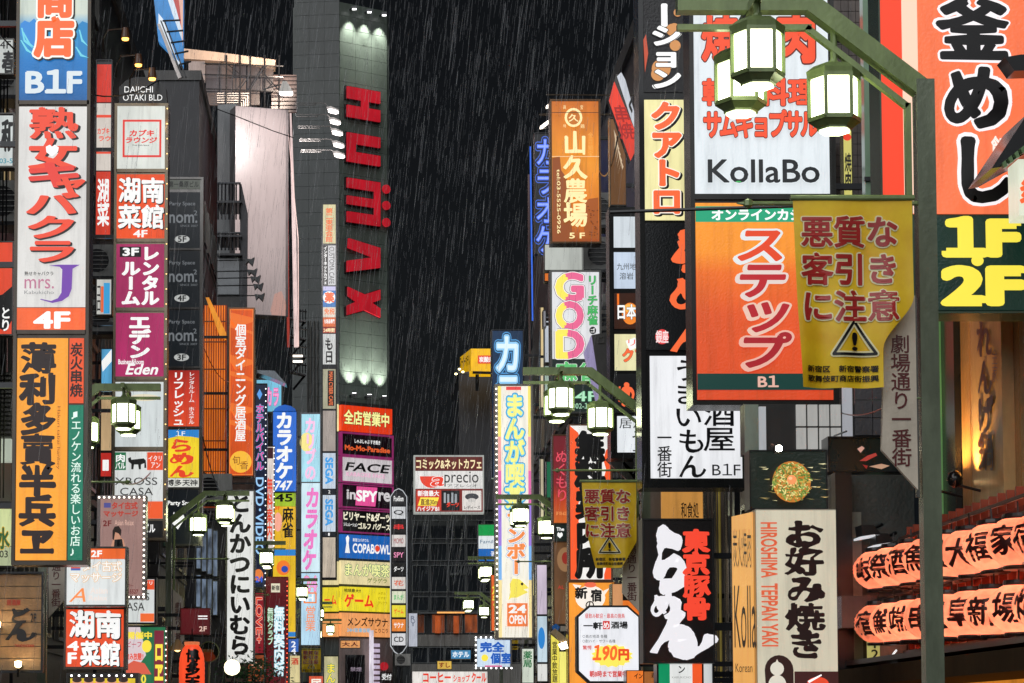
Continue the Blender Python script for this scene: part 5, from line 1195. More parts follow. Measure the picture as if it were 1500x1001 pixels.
# okonomiyaki lightbox (deep box)
D = 17
F = Front(1165, 870, D)
XL = F(1108, 870).x
s = Sign('sign_box', 'deep pale sign box with black okonomi brush letters and orange roman letters', 'sign box', 1108, 746, 1226, 1060, D, th=1.0, fr=0, mat=paint((.35, .33, .28), .5), F=F, arms=False)
s.panel(1108.5, 748, 1225, 1058, em('#d0c9b2', .85, var=.08)).v('お好み焼き', 1152, 763, 1204, 965, (.045, inkbr), brush=1)  # front has no lamp inside; light falling on it put in as emission
s.txt('HIROSHIMA  TEPPAN YAKI', 1115, 766, 1138, 947, (.03, pr('#cf5a38')), rot=1)
s.poly([(1119 + 0, 1001)] + [(1139 - 21 * math.cos(t), 982 - 22 * math.sin(t)) for t in [i * math.pi / 10 for i in range(11)]] + [(1160, 1058), (1118, 1058)], pr('#2c1612')).disc(1136, 980, 10, pr('#cfcabc'), 10).disc(1136, 1003, 13, pr('#cfcabc'), 14).poly([(1133, 972), (1136, 966), (1139, 972)], pr('#cfcabc'))
s.rect(1161, 984, 1225, 1058, pr('#3a1a18')).disc(1195, 1002, 16, pr('#d8462a'), 10).poly([(1180, 998), (1200, 988), (1201, 990), (1182, 1001)], WHT)
SD = Side(XL - .0, 17)
sp = MB().add([SD(1107.5, 750, .012), SD(1076, 757, .012), SD(1076, 1060, .012), SD(1107.5, 1060, .012)], [(0, 1, 2, 3)]).build('side_panel', em('#eaa958', 1, var=.12), s.root)
V, Fc = place_text(SD, '炭火焼肉', 1079, 775, 1106, 832, 'h', .0, .02); obj('lettering', V, Fc, INKB, sp)
V, Fc = place_text(SD, 'Kolla', 1080, 858, 1112, 950, 'h', .0, .02); obj('lettering', V, Fc, INKB, sp)
V, Fc = place_text(SD, 'Korean', 1081, 972, 1106, 985, 'h', .0, .02); obj('lettering', V, Fc, INKB, sp)
# picture board over it
s = Sign('picture_board', 'dark green picture board of a round savoury pancake under a starry lamp', 'signboard', 1097, 660, 1211, 747, 18, th=.2, fr=2, mat=BLACK, arms=False)
s.panel(1099, 662, 1209, 745, em('#16201a', 1, light=False, var=.3))
rn = random.Random(11)
for i in range(40):
    x = rn.uniform(1110, 1200); y = rn.uniform(680, 738); s.poly([(x, y), (x + rn.uniform(6, 16), y + rn.uniform(-1, 2)), (x + 8, y + 1.2)], pr(rn.choice(('#c8b070', '#a89858', '#d8d0a0'))))
s.disc(1156, 708, 28, pr('#b8702a'), 30, n=26)
for i in range(420):
    a = rn.uniform(0, 6.283); q = math.sqrt(rn.random()) * 27; x = 1155 + q * math.cos(a); y = 706 + q * math.sin(a)
    L = rn.uniform(3, 7); b = rn.uniform(-.6, 2.2); w = 1.6
    MBx = (x, y, L, b, w)
    c = rn.choice(('#6a8a3a', '#8aa050', '#4a6a2a', '#c8a850', '#a87a34', '#dcd08a', '#56742e'))
    dx, dy = math.cos(b) * L, math.sin(b) * L
    if i == 0: bag = {}
    bag.setdefault(c, MB()).flat(s.F, [(x, y), (x + dx, y + dy), (x + dx + w * math.sin(-b), y + dy + w * math.cos(b)), (x + w * math.sin(-b), y + w * math.cos(b))], s.l + .0002 * (i % 9))
for c, m in bag.items(): m.build('print', pr(c), s.cur)
s.l += .004; s.disc(1156, 705, 7, pr('#e8925a'), 7).disc(1154, 703, 3, pr('#f2b88a'), 2.4)
t = ent('spot_lamp', 'dazzling starry white lamp on the top edge of the pancake picture board', 'lamp', None, at(1141, 661, 17.6))
p = at(1141, 657, 17.6)
MB().lathe(p, [(.006, -.022), (.02, -.015), (.024, 0), (.02, .015), (.006, .022)], 10).build('bulb', em('#fffbe0', 60, var=0), t)
MB().bar(p + Vector((0, .05, 0)), p + Vector((.0, .3, .06)), .012, 6).build('arm', BLACK, t)
MB().lathe(p + Vector((0, .055, 0)), [(.03, -.03), (.035, 0), (.03, .03)], 10).build('housing', BLACK, t)
# lattice windows at right centre
F = Front(1190, 620, 21)
rt = ent('lattice_window', 'black lattice window with pale lit panes under the orange red sign', 'window', None, F(1150, 662, -.1))
MB().fbox(F, 1092, 590, 1330, 664, -.3, -.08).build('back_wall', paint((.03, .03, .03), .5), rt)
for i in range(4):
    for j in range(2):
        xa = 1168 + i * 17; ya = 592 + j * 34
        if xa < 1230: MB().fbox(F, xa, ya, xa + 14, ya + 31, -.07, -.04).build('pane', em('#b9b8b4', .75, var=.2), rt)
MB().fbox(F, 1092, 592, 1112, 663, -.07, -.03).build('pillar', paint((.25, .3, .24), .5), rt)
MB().fbox(F, 1113, 595, 1123, 662, -.07, -.03).build('pane', em('#b8bcc0', .7), rt)
MB().fbox(F, 1236, 566, 1250, 662, -.07, -.03).build('pane', em('#a8aab0', .8), rt)
for i in range(3):
    for j in range(4): MB().fbox(F, 1254 + j * 26, 560 + i * 26, 1279 + j * 26, 585 + i * 26, -.07, -.03).build('wall_tile', paint((.085, .08, .085), .5, 0, bump=.3), rt)
s = Sign('wall_sign', 'black board with a faded red crab print under the beige street name plate', 'sign', 1212, 640, 1330, 692, 20.6, th=.25, fr=2, mat=BLACK, arms=False)
s.panel(1214, 642, 1328, 690, paint((.012, .02, .018), .3))
for (pp, c) in (([(1255, 658), (1262, 654), (1266, 657), (1260, 664)], '#c09080'), ([(1258, 676), (1270, 668), (1282, 664), (1284, 668), (1268, 676)], '#a03830'), ([(1272, 684), (1290, 680), (1302, 683), (1290, 688)], '#b08a70'), ([(1262, 681), (1270, 683), (1268, 688)], '#8a2820')): s.poly(pp, pr(c))
# lower dark wall stuff between 1222 and 1300
F = Front(1260, 850, 20.4)
rt = ent('dark_wall', 'dark shop wall with black ducts and a grey junction box right of the okonomi sign box', 'wall', None, F(1260, 1100, -.2))
MB().fbox(F, 1222, 694, 1345, 1100, -.5, -.1).build('wall', paint((.05, .06, .055), .6, 0, var=.5, bump=.3), rt)
MB().fbox(F, 1222, 694, 1246, 1100, -.09, .1).build('duct', BLACK, rt)
MB().fbox(F, 1248, 750, 1264, 1100, -.09, -.03).build('strip', paint((.2, .22, .19), .6), rt)
MB().fbox(F, 1222, 876, 1276, 922, .11, .3).build('junction_box', paint((.11, .11, .105), .4, .3), rt)
p = MB().fbox(F, 1261, 933, 1276, 973, .2, .3).build('note_panel', em('#c8c070', .8), rt)
V, Fc = place_text(F, '12', 1263, 937, 1274, 968, 'v', .02, .31); obj('lettering', V, Fc, INKB, p)
for (x, y) in ((1262, 783), (1282, 795)):
    t = ent('spot_lamp', 'black floodlight on a bracket %s above the paper lantern rows' % ('to the left' if x < 1270 else 'close'), 'lamp', 'black floodlights above the paper lanterns', F(x, y, .3))
    MB().ext(F, [(x - 14, y - 8), (x + 4, y - 8), (x + 14, y + 4), (x - 12, y + 8)], .15, .4).build('housing', BLACK, t)
    MB().bar(F(x, y, .1), F(x + 20, y - 10, .3), .015, 6).build('arm', BLACK, t)
    MB().ext(F, [(x - 16, y + 9), (x + 12, y + 5), (x + 12, y + 7), (x - 16, y + 12)], .15, .4).build('lens', em('#c8ccd0', 1, var=0), t)
# ---------------------------------------------------------------- right street facade: wood boards and paper lanterns
XW = 4.75
SW = Side(XW, 17)
rt = ent('street_building', 'low timber restaurant front with warm lit boards and black posts at the right edge', 'building', None, (XW + 2, 17.5, 0))
zt = at(0, 430, 19).z
MB().box(XW + .12, 13.2, 0, 9.5, 20.1, zt).build('wall', paint((.02, .015, .012), 1.2, spec=.1), rt)
MB().box(XW - .1, 13.1, zt + .002, 9.6, 20.2, zt + .25).build('roof', paint((.02, .03, .022), 1.2, spec=.1), rt)
wl = paint((.50, .26, .09), .5, 0, var=.4, scale=5, bump=.3)
yy = 13.3; i = 0
zb = at(0, 745, 18).z
while yy < 18.85:
    MB().box(XW, yy, zb, XW + .1, yy + .265, zt - .02 * (i % 3)).build('plank', wl, rt); yy += .28; i += 1
MB().box(XW - .05, 18.9, zb - .2, XW + .1, 20.1, zt).build('black_post', paint((.015, .017, .015), .4), rt)
MB().box(XW - .08, 19.3, zb, XW - .052, 19.36, zt).build('green_strip', em('#5f8a52', .7, var=.3), rt)
bd = MB().box(XW - .09, 17.35, zb + .05, XW - .002, 18.2, zt - .05).build('name_board', paint((.55, .34, .14), .4, 0, var=.3, scale=5), rt)
SB = Side(XW - .09, 17)
V, Fc = place_text(SB, 'れんげ鍋', 1441, 470, 1462, 690, 'v', .03, .012, brush=.8); obj('lettering', V, Fc, inkbr, bd)
V, Fc = place_text(SB, '金家', 1463, 510, 1471, 560, 'v', .0, .012); obj('lettering', V, Fc, inkbr, bd)
# awning and dark skirt
MB().box(XW - .16, 13.2, at(0, 768, 17.5).z, XW - .06, 20.0, at(0, 757, 17.5).z).build('awning', paint((.16, .03, .02), 1.0, spec=.2), rt)
SP = []
for i, (x, y, lit_) in enumerate(((1421, 709, 1), (1458, 702, 0))):
    p = SW(x, y, .28)
    t = ent('spot_lamp', 'glowing small uplight in front of the timber name board' if lit_ else 'black round globe spot seen dark against the timber name board', 'lamp', 'uplights of the timber front', p)
    if lit_:
        MB().lathe(p, [(.02, -.05), (.055, -.02), (.06, 0), (.055, .004)], 12).build('housing', BLACK, t)
        MB().lathe(p, [(.05, .006), (.052, .014), (.01, .02)], 12).build('lens', em('#ffd090', 8, var=0), t)
    else:
        MB().lathe(p, [(.01, -.065), (.045, -.045), (.062, 0), (.045, .045), (.01, .065)], 14).build('housing', paint((.012, .01, .01), .12), t, smooth=True)
    MB().bar(p + Vector((0, 0, -.04)), p + Vector((.24, .0, -.1)), .012, 6).build('arm', BLACK, t)
    spot('uplight', p + Vector((.02, .1, .03)), SW(x + 6, y - 190, 0), 60, (1, .6, .2), 110, t, .04)
# paper lanterns
def paper_mat(c):
    m, n, b = _new('lantern_paper')
    tr = n.nodes.new('ShaderNodeBsdfTranslucent'); df = n.nodes.new('ShaderNodeBsdfDiffuse'); mx = n.nodes.new('ShaderNodeMixShader'); mx.inputs[0].default_value = .35
    g = n.nodes.new('ShaderNodeNewGeometry'); nz = n.nodes.new('ShaderNodeTexNoise'); nz.inputs['Scale'].default_value = 14; nz.inputs['Detail'].default_value = 6
    n.links.new(g.outputs['Position'], nz.inputs['Vector'])
    cr = n.nodes.new('ShaderNodeValToRGB'); cr.color_ramp.elements[0].position = .3; cr.color_ramp.elements[1].position = .7
    cr.color_ramp.elements[0].color = (c[0] * .8, c[1] * .7, c[2] * .7, 1); cr.color_ramp.elements[1].color = (*c, 1)
    n.links.new(nz.outputs[0], cr.inputs[0]); n.links.new(cr.outputs[0], tr.inputs[0]); n.links.new(cr.outputs[0], df.inputs[0])
    n.links.new(tr.outputs[0], mx.inputs[1]); n.links.new(df.outputs[0], mx.inputs[2]); n.links.new(mx.outputs[0], n.nodes['Material Output'].inputs[0]); return m
PAPER = paper_mat((.97, .33, .19))
def paper_lantern():
    r, h = .205, .30
    t = ent('paper_lantern', '', 'paper lantern', 'red paper lanterns in two rows on the right', (0, 0, 0))
    pf = [(.055, -h / 2 - .012)]
    for i in range(21):
        u = -1 + 2 * i / 20
        pf.append((r * (1 - .5 * abs(u) ** 2.3) + (.006 if i % 2 else 0), u * h / 2))
    pf.append((.055, h / 2 + .012))
    MB().lathe((0, 0, 0), pf, 28).build('paper_shade', PAPER, t, smooth=True)
    l = bpy.data.lights.new('lantern_bulb', 'POINT'); l.energy = 3.2; l.color = (1, .86, .76); l.shadow_soft_size = .03
    o = bpy.data.objects.new('lantern_bulb', l); COL.objects.link(o); o.parent = t
    MB().lathe((0, 0, h / 2 + .012), [(.1, -.012), (.105, 0), (.1, .022)], 20).build('top_ring', BLACK, t)
    MB().lathe((0, 0, -h / 2 - .03), [(.1, -.004), (.105, .01), (.1, .022)], 20).build('bottom_ring', BLACK, t)
    MB().bar((0, 0, h / 2 + .034), (0, 0, h / 2 + .12), .006, 5).build('hook', BLACK, t)
    return t
CH = '岐阜家祭新宿酒場鮮魚炉端焼鳥串大漁祝福'
def wrap(t, c, ang0):
    r = .205
    def Fm(x, y, l):
        a = ang0 + x; u = y / .15
        rr_ = r * (1 - .5 * min(1, abs(u)) ** 2.3) + .009 + l * .3
        return Vector((math.cos(a) * rr_, math.sin(a) * rr_, -y))
    V, Fc = place_text(Fm, c, -.5, -.1, .5, .1, 'v', .03, .001, brush=.6)
    o = obj('lettering', V, Fc, paint((.05, .006, .004), .6), None); o.parent = t
protos = None
lan0 = paper_lantern()
shapes = {}
k = 0
wordsU = ('leftmost', 'second', 'third', 'fourth', 'fifth', 'sixth', 'seventh', 'eighth', 'ninth', 'tenth', 'eleventh', 'twelfth', 'thirteenth')
for row, yrow in ((0, 835), (1, 914)):
    for i in range(9):
        d = 20.1 - i * .61
        X = 4.34 + .0
        zz = EYE + (HY - yrow) * 20.1 / FPX - (i * .0145 if row == 0 else i * .0125)
        if k == 0: t = lan0
        else:
            t = lan0.copy(); COL.objects.link(t)
            for ch in [c for c in lan0.children if c.name.split('.')[0] != 'lettering']:
                c = ch.copy(); COL.objects.link(c); c.parent = t
        t['label'] = '%s glowing red paper lantern from the left in the %s row on the right' % (wordsU[i], 'upper' if row == 0 else 'lower')
        lan0_letters = None
        t.location = (X, d, zz)
        t.rotation_euler = (R(random.uniform(-3, 3)), R(random.uniform(-4, 4)), R(random.uniform(-6, 6)))
        for c in t.children:
            if c.type == 'LIGHT': c.data = c.data.copy(); c.data.energy = 3.2 * random.uniform(.75, 1.25)
        ch = CH[(i * 3 + row * 5) % len(CH)]
        wrap(t, ch, -math.pi / 2 - .78)
        k += 1
# lattice behind the lanterns
rt = ent('lattice_screen', 'red lit wooden lattice screen behind the two rows of paper lanterns', 'lattice screen', None, (4.62, 17.5, EYE))
rw = paint((.42, .08, .04), .5, 0, var=.4)
z0, z1 = EYE + .62, EYE + 1.70
MB().box(4.66, 14.6, z0, 4.72, 20.4, z1).build('backing', paint((.30, .05, .03), .6), rt)
for i in range(24): MB().box(4.60, 14.65 + i * .24, z0, 4.655, 14.68 + i * .24, z1).build('upright', rw, rt)
for i in range(9): MB().box(4.575, 14.6, z0 + .02 + i * .12, 4.599, 20.4, z0 + .045 + i * .12).build('rail', paint((.05, .012, .01), .5), rt)
MB().box(4.1, 14.6, z0 - .08, 4.72, 20.4, z0 - .04).build('shelf', paint((.05, .012, .01), .5), rt)
MB().box(4.15, 14.6, EYE + 1.0, 4.4, 20.4, EYE + 1.02).build('shelf', paint((.12, .02, .015), .5), rt) if False else None
for zz in (EYE + 1.52, EYE + 1.09): MB().bar((4.34, 14.6, zz), (4.34, 20.4, zz), .008, 5).build('hanging_wire', BLACK, rt)
for i in range(8): MB().lathe((4.5, 15.2 + i * .65, EYE + 1.12), [(.05, 0), (.045, .03), (.01, .05)], 10).build('lamp_cap', BLACK, rt)
MB().box(4.0, 14.4, EYE + .36, 4.9, 20.4, EYE + .50).build('beam', paint((.05, .028, .012), 1.2, spec=.1), rt)
MB().box(4.6, 14.4, .2, 4.9, 19.0, EYE + .355).build('lit_shopfront', em('#e08a2c', .8, var=.2), rt)
# lower column left of post
s = Sign('pillar_sign', 'brown metal pillar with painted reflections and a white brush stroke under the left lanterns', 'pillar', 1286, 940, 1340, 1060, 20.3, th=.2, fr=0, mat=BRONZE, arms=False)
s.panel(1287, 942, 1328, 1058, em('#6a4638', .7, var=.5, scale=4)).v('くら', 1302, 950, 1318, 1001, (.05, WHT), brush=.8).rect(1331, 942, 1340, 1058, pr('#5a0a0a'))  # reflections on the metal put in as a mottled glow
# big eave top right
F = Front(1480, 220, 15.6)
rt = ent('roof_eave', 'black sloping eave with a white orange lantern sign cut by the right edge', 'eave', None, F(1500, 330, 0))
MB().ext(F, [(1446, 252), (1500, 172), (1560, 120), (1560, 200), (1500, 228), (1460, 250)], -.5, .1).build('eave', paint((.012, .012, .014), .4), rt)
for i in range(7): MB().ext(F, [(1458 + i * 9, 247 - i * 7), (1463 + i * 9, 243 - i * 7), (1466 + i * 9, 252 - i * 7), (1461 + i * 9, 254 - i * 7)], .11, .16).build('roof_tile', paint((.12, .2, .09), .4), rt)
p = MB().fbox(F, 1488, 236, 1560, 318, -.2, .05).build('lantern_panel', em('#d8dcc8', .95), rt)
V, Fc = place_text(F, '炎', 1490, 262, 1520, 300, 'v', .05, .06); obj('lettering', V, Fc, ORG, p)
F = Front(1485, 98, 16)
t = ent('floodlight', 'black wall floodlight over the rice pot sign near the upper right corner', 'floodlight', None, F(1490, 110, 0))
MB().ext(F, [(1466, 90), (1490, 86), (1540, 86), (1540, 108), (1480, 110), (1474, 101)], -.1, .1).build('housing', BLACK, t)
# street name post right edge etc
# overhead cable
tag(MB().bar(at(893, 311, 20), at(1165, 302, 20), .016, 6).build('overhead_cable', BLACK), 'thick black cable crossing in front of the cream and green signs', 'cable')
tag(MB().bar(at(800, 139, 45), at(930, 140, 45), .015, 5).bar(at(790, 168, 44), at(920, 168, 44), .02, 5).build('overhead_cable', BRONZE), 'two thin wires crossing above the amber farm sign', 'cable')
m = MB(); pts = [at(318, 160, 60), at(350, 172, 60), at(400, 192, 60), at(430, 202, 60)]
for a, b in zip(pts, pts[1:]): m.bar(a, b, .012, 4)
tag(m.build('overhead_cable', BLACK), 'thin sagging black wire across the pink billboard', 'cable')
# ================================================================ street lamps
PANE = em('#f8ffce', 8, var=0)
LG = paint((.19, .25, .10), .4, .1, var=.3, scale=9, bump=.05, bs=40)
POSTM = paint((.15, .175, .12), .35, .2, var=.35, scale=5, bump=.05)
W_, H_ = .30, .41
def hexp(r, z, ph=0): return [Vector((math.cos(math.pi / 3 * i + ph) * r, math.sin(math.pi / 3 * i + ph) * r, z)) for i in range(6)]
_L = {}
def lantern_parts():
    if _L: return _L
    R_ = W_ / 2 * 1.02
    ph = math.pi / 6 + math.pi / 6   # one flat pane to the camera
    m = MB()
    top, bot = .115, -.155
    # cap
    m2 = MB()
    for (r0, z0, r1, z1) in ((R_ + .012, top, R_ + .016, top + .03), (R_ + .016, top + .03, R_ - .03, top + .065), (R_ - .03, top + .065, .03, top + .075)):
        a, b = hexp(r0, z0, ph), hexp(r1, z1, ph); m2.add(a + b, [(i, (i + 1) % 6, 6 + (i + 1) % 6, 6 + i) for i in range(6)])
    m2.add(hexp(R_ + .012, top, ph), [(0, 1, 2, 3, 4, 5)])
    _L['cap'] = m2
    A = hexp(R_, 0, ph); 
    for i in range(6):
        p = A[i]; m.beam((p.x, p.y, bot), (p.x, p.y, top), .022, .022)
    for zz, hgt in ((top - .012, .024), (bot, .026)):
        for i in range(6):
            p, q = A[i], A[(i + 1) % 6]; m.beam((p.x, p.y, zz), (q.x, q.y, zz), .02, hgt)
    # taper skirt
    a, b = hexp(R_ + .004, bot - .012, ph), hexp(R_ * .66, bot - .055, ph)
    m.add(a + b, [(i, (i + 1) % 6, 6 + (i + 1) % 6, 6 + i) for i in range(6)])
    for i in range(6): m.beam(b[i], b[(i + 1) % 6], .014, .014)
    _L['frame'] = m
    p, q = hexp(R_ - .012, 0, ph)[0], hexp(R_ - .012, 0, ph)[1]
    P = MB(); c = [(p.x, p.y, bot + .013), (q.x, q.y, bot + .013), (q.x, q.y, top - .024), (p.x, p.y, top - .024)]
    nrm = (p + q).normalized() * .004
    P.box8([Vector(v) - nrm for v in c[:2]] + [Vector(c[1]) , Vector(c[0])] + [Vector(c[3]) - nrm, Vector(c[2]) - nrm, Vector(c[2]), Vector(c[3])])
    _L['pane'] = P
    B = hexp(R_ * .62, bot - .05, ph); B2 = hexp(R_ * .60, bot - .075, ph)
    Bm = MB().add(B + B2, [(i, (i + 1) % 6, 6 + (i + 1) % 6, 6 + i) for i in range(6)] + [(6, 7, 8, 9, 10, 11), (5, 4, 3, 2, 1, 0)])
    _L['bottom_pane'] = Bm
    for k in list(_L):
        q = _L[k]; me = bpy.data.meshes.new(k); me.from_pydata([tuple(v) for v in q.v], [], q.f)
        me.materials.append(PANE if 'pane' in k else LG); me.update(); _L[k] = me
    return _L
def lantern(parent, loc, stem):
    """lantern frame is the part; cap, panes, stem are its sub-parts"""
    L = lantern_parts(); loc = Vector(loc)
    fr = bpy.data.objects.new('lantern', L['frame']); COL.objects.link(fr); fr.parent = parent; fr.location = loc - parent.location
    c = bpy.data.objects.new('cap', L['cap']); COL.objects.link(c); c.parent = fr
    for i in range(6):
        p = bpy.data.objects.new('pane', L['pane']); COL.objects.link(p); p.parent = fr; p.rotation_euler = (0, 0, math.pi / 3 * i)
    b = bpy.data.objects.new('bottom_pane', L['bottom_pane']); COL.objects.link(b); b.parent = fr
    MB().bar(loc + Vector((0, 0, .19)), loc + Vector((0, 0, .19 + stem)), .022, 8).lathe(loc + Vector((0, 0, .185)), [(.05, 0), (.03, .025), (.022, .04)], 8).build('stem', LG, fr)
def street_lamp(label, xpost, d, side, yA=None, plate=True, banner_rod=True):
    """side: +1 post on the right of the street, arm reaches towards the middle"""
    base = at(xpost, 700, d); X = base.x; s = -side
    rt = ent('street_lamp', label, 'street lamp', 'lantern street lamps along the street', (X, d, 0))
    Za = EYE + 3.86                    # lantern A centre height
    ztop = EYE + 4.42; zk = EYE + 3.95
    MB().box(X - .055, d - .06, 0.12, X + .055, d + .06, zk).build('post', POSTM, rt)
    MB().box(X - .16, d - .16, .115, X + .16, d + .16, .45).build('base', POSTM, rt)
    x1 = X + s * .68; x2 = X + s * 1.5
    arm = MB().beam((X, d, zk - .06), (x1, d, ztop), .116, .108).beam((x1 - s * .03, d, ztop), (x2, d, ztop), .11, .09)
    arm.beam((X + s * .10, d, zk - .16), (x1 + s * .03, d, ztop - .14), .05, .035).beam((x1, d, ztop - .14), (x2, d, ztop - .14), .05, .035)
    arm.beam((X + s * .10, d, zk - .14), (X + s * .10, d, EYE + 2.55), .05, .035)
    arm.build('arm', LG, rt)
    MB().beam((x1 + s * .37, d - .45, ztop - .03), (x1 + s * .37, d + .5, ztop - .03), .05, .06).build('cross_arm', LG, rt)
    lantern(rt, (X + s * .545, d, Za), .22)
    lantern(rt, (x1 + s * .37, d - .25, EYE + 4.07), .10)
    lantern(rt, (x1 + s * .37, d + .40, EYE + 4.07), .10)
    if plate:
        F = Front(xpost, 590, d); px = 1 / F.k
        def FF(u, v, l=0): return Vector((X + s * u, d - .02 - l, EYE + v))
        pts = [(.085, 2.62), (.27, 2.45), (.30, 1.68), (.085, 1.44)]
        mm = MB(); n = 4
        P = [FF(u, v, 0) for u, v in pts] + [FF(u, v, .04) for u, v in pts]
        mm.add(P, [(i, (i + 1) % n, n + (i + 1) % n, n + i) for i in range(n)] + [(0, 1, 2, 3), (7, 6, 5, 4)])
        pl = mm.build('name_plate', paint((.56, .49, .39), .5, 0, var=.25, scale=6, bump=.1), rt)
        def FT(x, y, l=0): return Vector((X + s * .18 + x, d - .062 - l, EYE + 2.38 - y))
        V, Fc = place_text(FT, '劇場通り一番街', -.055, 0, .055, .80, 'v', .012, .002)
        obj('lettering', V, Fc, paint((.12, .015, .015), .5), pl)
        MB().beam((X + s * .075, d, EYE + 2.62), (X + s * .075, d, EYE + 1.4), .03, .02).build('plate_bracket', GALV, rt)
    if banner_rod:
        a = (X + s * .02, d - .02, EYE + 3.19); b = (X + s * 1.08, d - .02, EYE + 3.19)
        MB().bar(a, b, .014, 8).lathe(b, [(.004, -.03), (.03, -.015), (.03, .015), (.004, .03)], 8).bar(b, Vector(b) + Vector((s * .07, 0, 0)), .018, 8, .003).build('banner_rod', LG, rt)
        MB().bar((X, d - .02, EYE + 2.0), (X + s * .12, d - .02, EYE + 2.0), .006, 6).build('tie_rod', LG, rt)
    return rt
LP = [('near street lamp on the right with three glowing lanterns before the white barbecue sign', 1362, 14.5, 1),
      ('second right hand street lamp, its lanterns beside the mahjong sign and over the yellow banner', 945, 29.6, 1),
      ('third right hand street lamp, its lanterns hanging over the tall manga cafe sign', 842, 45.7, 1),
      ('small distant right hand street lamp left of the manga cafe sign above the small banner', 770, 62, 1),
      ('smallest farthest right hand street lamp with lanterns above the private room sign', 733, 78, 1),
      ('nearest left hand street lamp, its lanterns beside the directory tower', 64, 31, -1),
      ('second left hand street lamp before the green arrow board', 248, 45, -1),
      ('third left hand street lamp with lanterns across the white cutlet sign', 326, 57, -1),
      ('fourth left hand street lamp by the mahjong parlour sign', 391, 71, -1),
      ('fifth left hand street lamp before the pastel karaoke sign', 424, 84, -1),
      ('farthest left hand street lamp at the foot of the red letter tower', 446, 97, -1)]
for i, (lb, x, d, sd) in enumerate(LP): street_lamp(lb, x, d, sd, plate=d < 60, banner_rod=d < 60)
# ================================================================ yellow banners
def banner(label, x0, y0, x1, y1, d, Lf, Rf, torn=False, small=False):
    F = Front((x0 + x1) / 2, (y0 + y1) / 2, d)
    rt = ent('yellow_banner', label, 'banner', 'yellow warning banners on the lamp posts', F((x0 + x1) / 2, y0, 0))
    W = x1 - x0; H = y1 - y0
    def wav(x, y):
        u, v = (x - x0) / W, (y - y0) / H
        return .016 * math.sin(u * 7 + v * 2.2) * (.2 + v) + .016 * math.sin(v * 9 + u * 3) * v + .02 * math.sin(u * 17 + 1) * v
    def FW(x, y, l=0): return F(x, y, l + wav(x, y))
    nu, nv = 36, 44; V = []; Fc = []
    for j in range(nv + 1):
        v = j / nv; yl = y0 + v * H
        for i in range(nu + 1):
            u = i / nu; xa, xb = Lf(v), Rf(v)
            V.append(FW(x0 + W * (xa + (xb - xa) * u), yl))
    for j in range(nv):
        for i in range(nu):
            a = j * (nu + 1) + i; Fc.append((a, a + 1, a + nu + 2, a + nu + 1))
    cl = obj('cloth', V, Fc, CLOTH, rt, smooth=True)
    cm = pr2('#d8d090')
    rows = ('悪質な', '客引き', 'に注意')
    for r_, tx in enumerate(rows):
        for c_, ch in enumerate(tx):
            xa = x0 + W * (.07 + c_ * .275); ya = y0 + H * (.10 + r_ * .195)
            for (rad, mt, l) in ((.075, BCR, .006), (.03, BRD, .010)):
                V2, F2 = place_text(FW, ch, xa, ya, xa + W * .25, ya + H * .165, 'v', rad, l)
                obj('lettering', V2, F2, mt, cl)
    cx, cy = x0 + W * .5, y0 + H * .745
    tri = lambda q: [(cx, cy - H * .085 * q - 1), (cx + W * .17 * q, cy + H * .075 * q), (cx - W * .17 * q, cy + H * .075 * q)]
    for w0, mt, l in ((W * .05, BCR, .007), (W * .022, INKB, .011)):
        T3 = tri(1.05); m3 = MB()
        for a in range(3):
            A, B = T3[a], T3[(a + 1) % 3]; L3 = math.hypot(B[0] - A[0], B[1] - A[1]); nx, ny = -(B[1] - A[1]) / L3 * w0 / 2, (B[0] - A[0]) / L3 * w0 / 2
            for k3 in range(12):
                p = [(A[0] + (B[0] - A[0]) * q, A[1] + (B[1] - A[1]) * q) for q in (k3 / 12, (k3 + 1) / 12)]
                m3.add([FW(p[0][0] + nx, p[0][1] + ny, l), FW(p[1][0] + nx, p[1][1] + ny, l), FW(p[1][0] - nx, p[1][1] - ny, l), FW(p[0][0] - nx, p[0][1] - ny, l)], [(0, 1, 2, 3)])
            m3.add([FW(A[0] + w0 * .5 * math.cos(t3 * .785), A[1] + w0 * .5 * math.sin(t3 * .785), l) for t3 in range(8)], [tuple(range(8))])
        m3.build('warning_print', mt, cl)
    V2, F2 = place_text(FW, '!', cx - W * .018, cy - H * .03, cx + W * .018, cy + H * .06, 'h', .03, .016); obj('lettering', V2, F2, INKB, cl)
    for t2, ya in (('新宿区　新宿警察署', .885), ('歌舞伎町商店街振興', .935)):
        V2, F2 = place_text(FW, t2, x0 + W * (Lf(ya) + .05), y0 + H * ya, x0 + W * (Rf(ya) - .04), y0 + H * (ya + .033), 'h', .03, .008); obj('lettering', V2, F2, INKB, cl)
    MB().bar(F(x0 - W * .02, y0 + 1, .0), F(x1 + W * .02, y0 + 1, .0), .018, 8).build('top_pole', LG, rt)
    return rt
def pr2(h): return paint(h, .6)
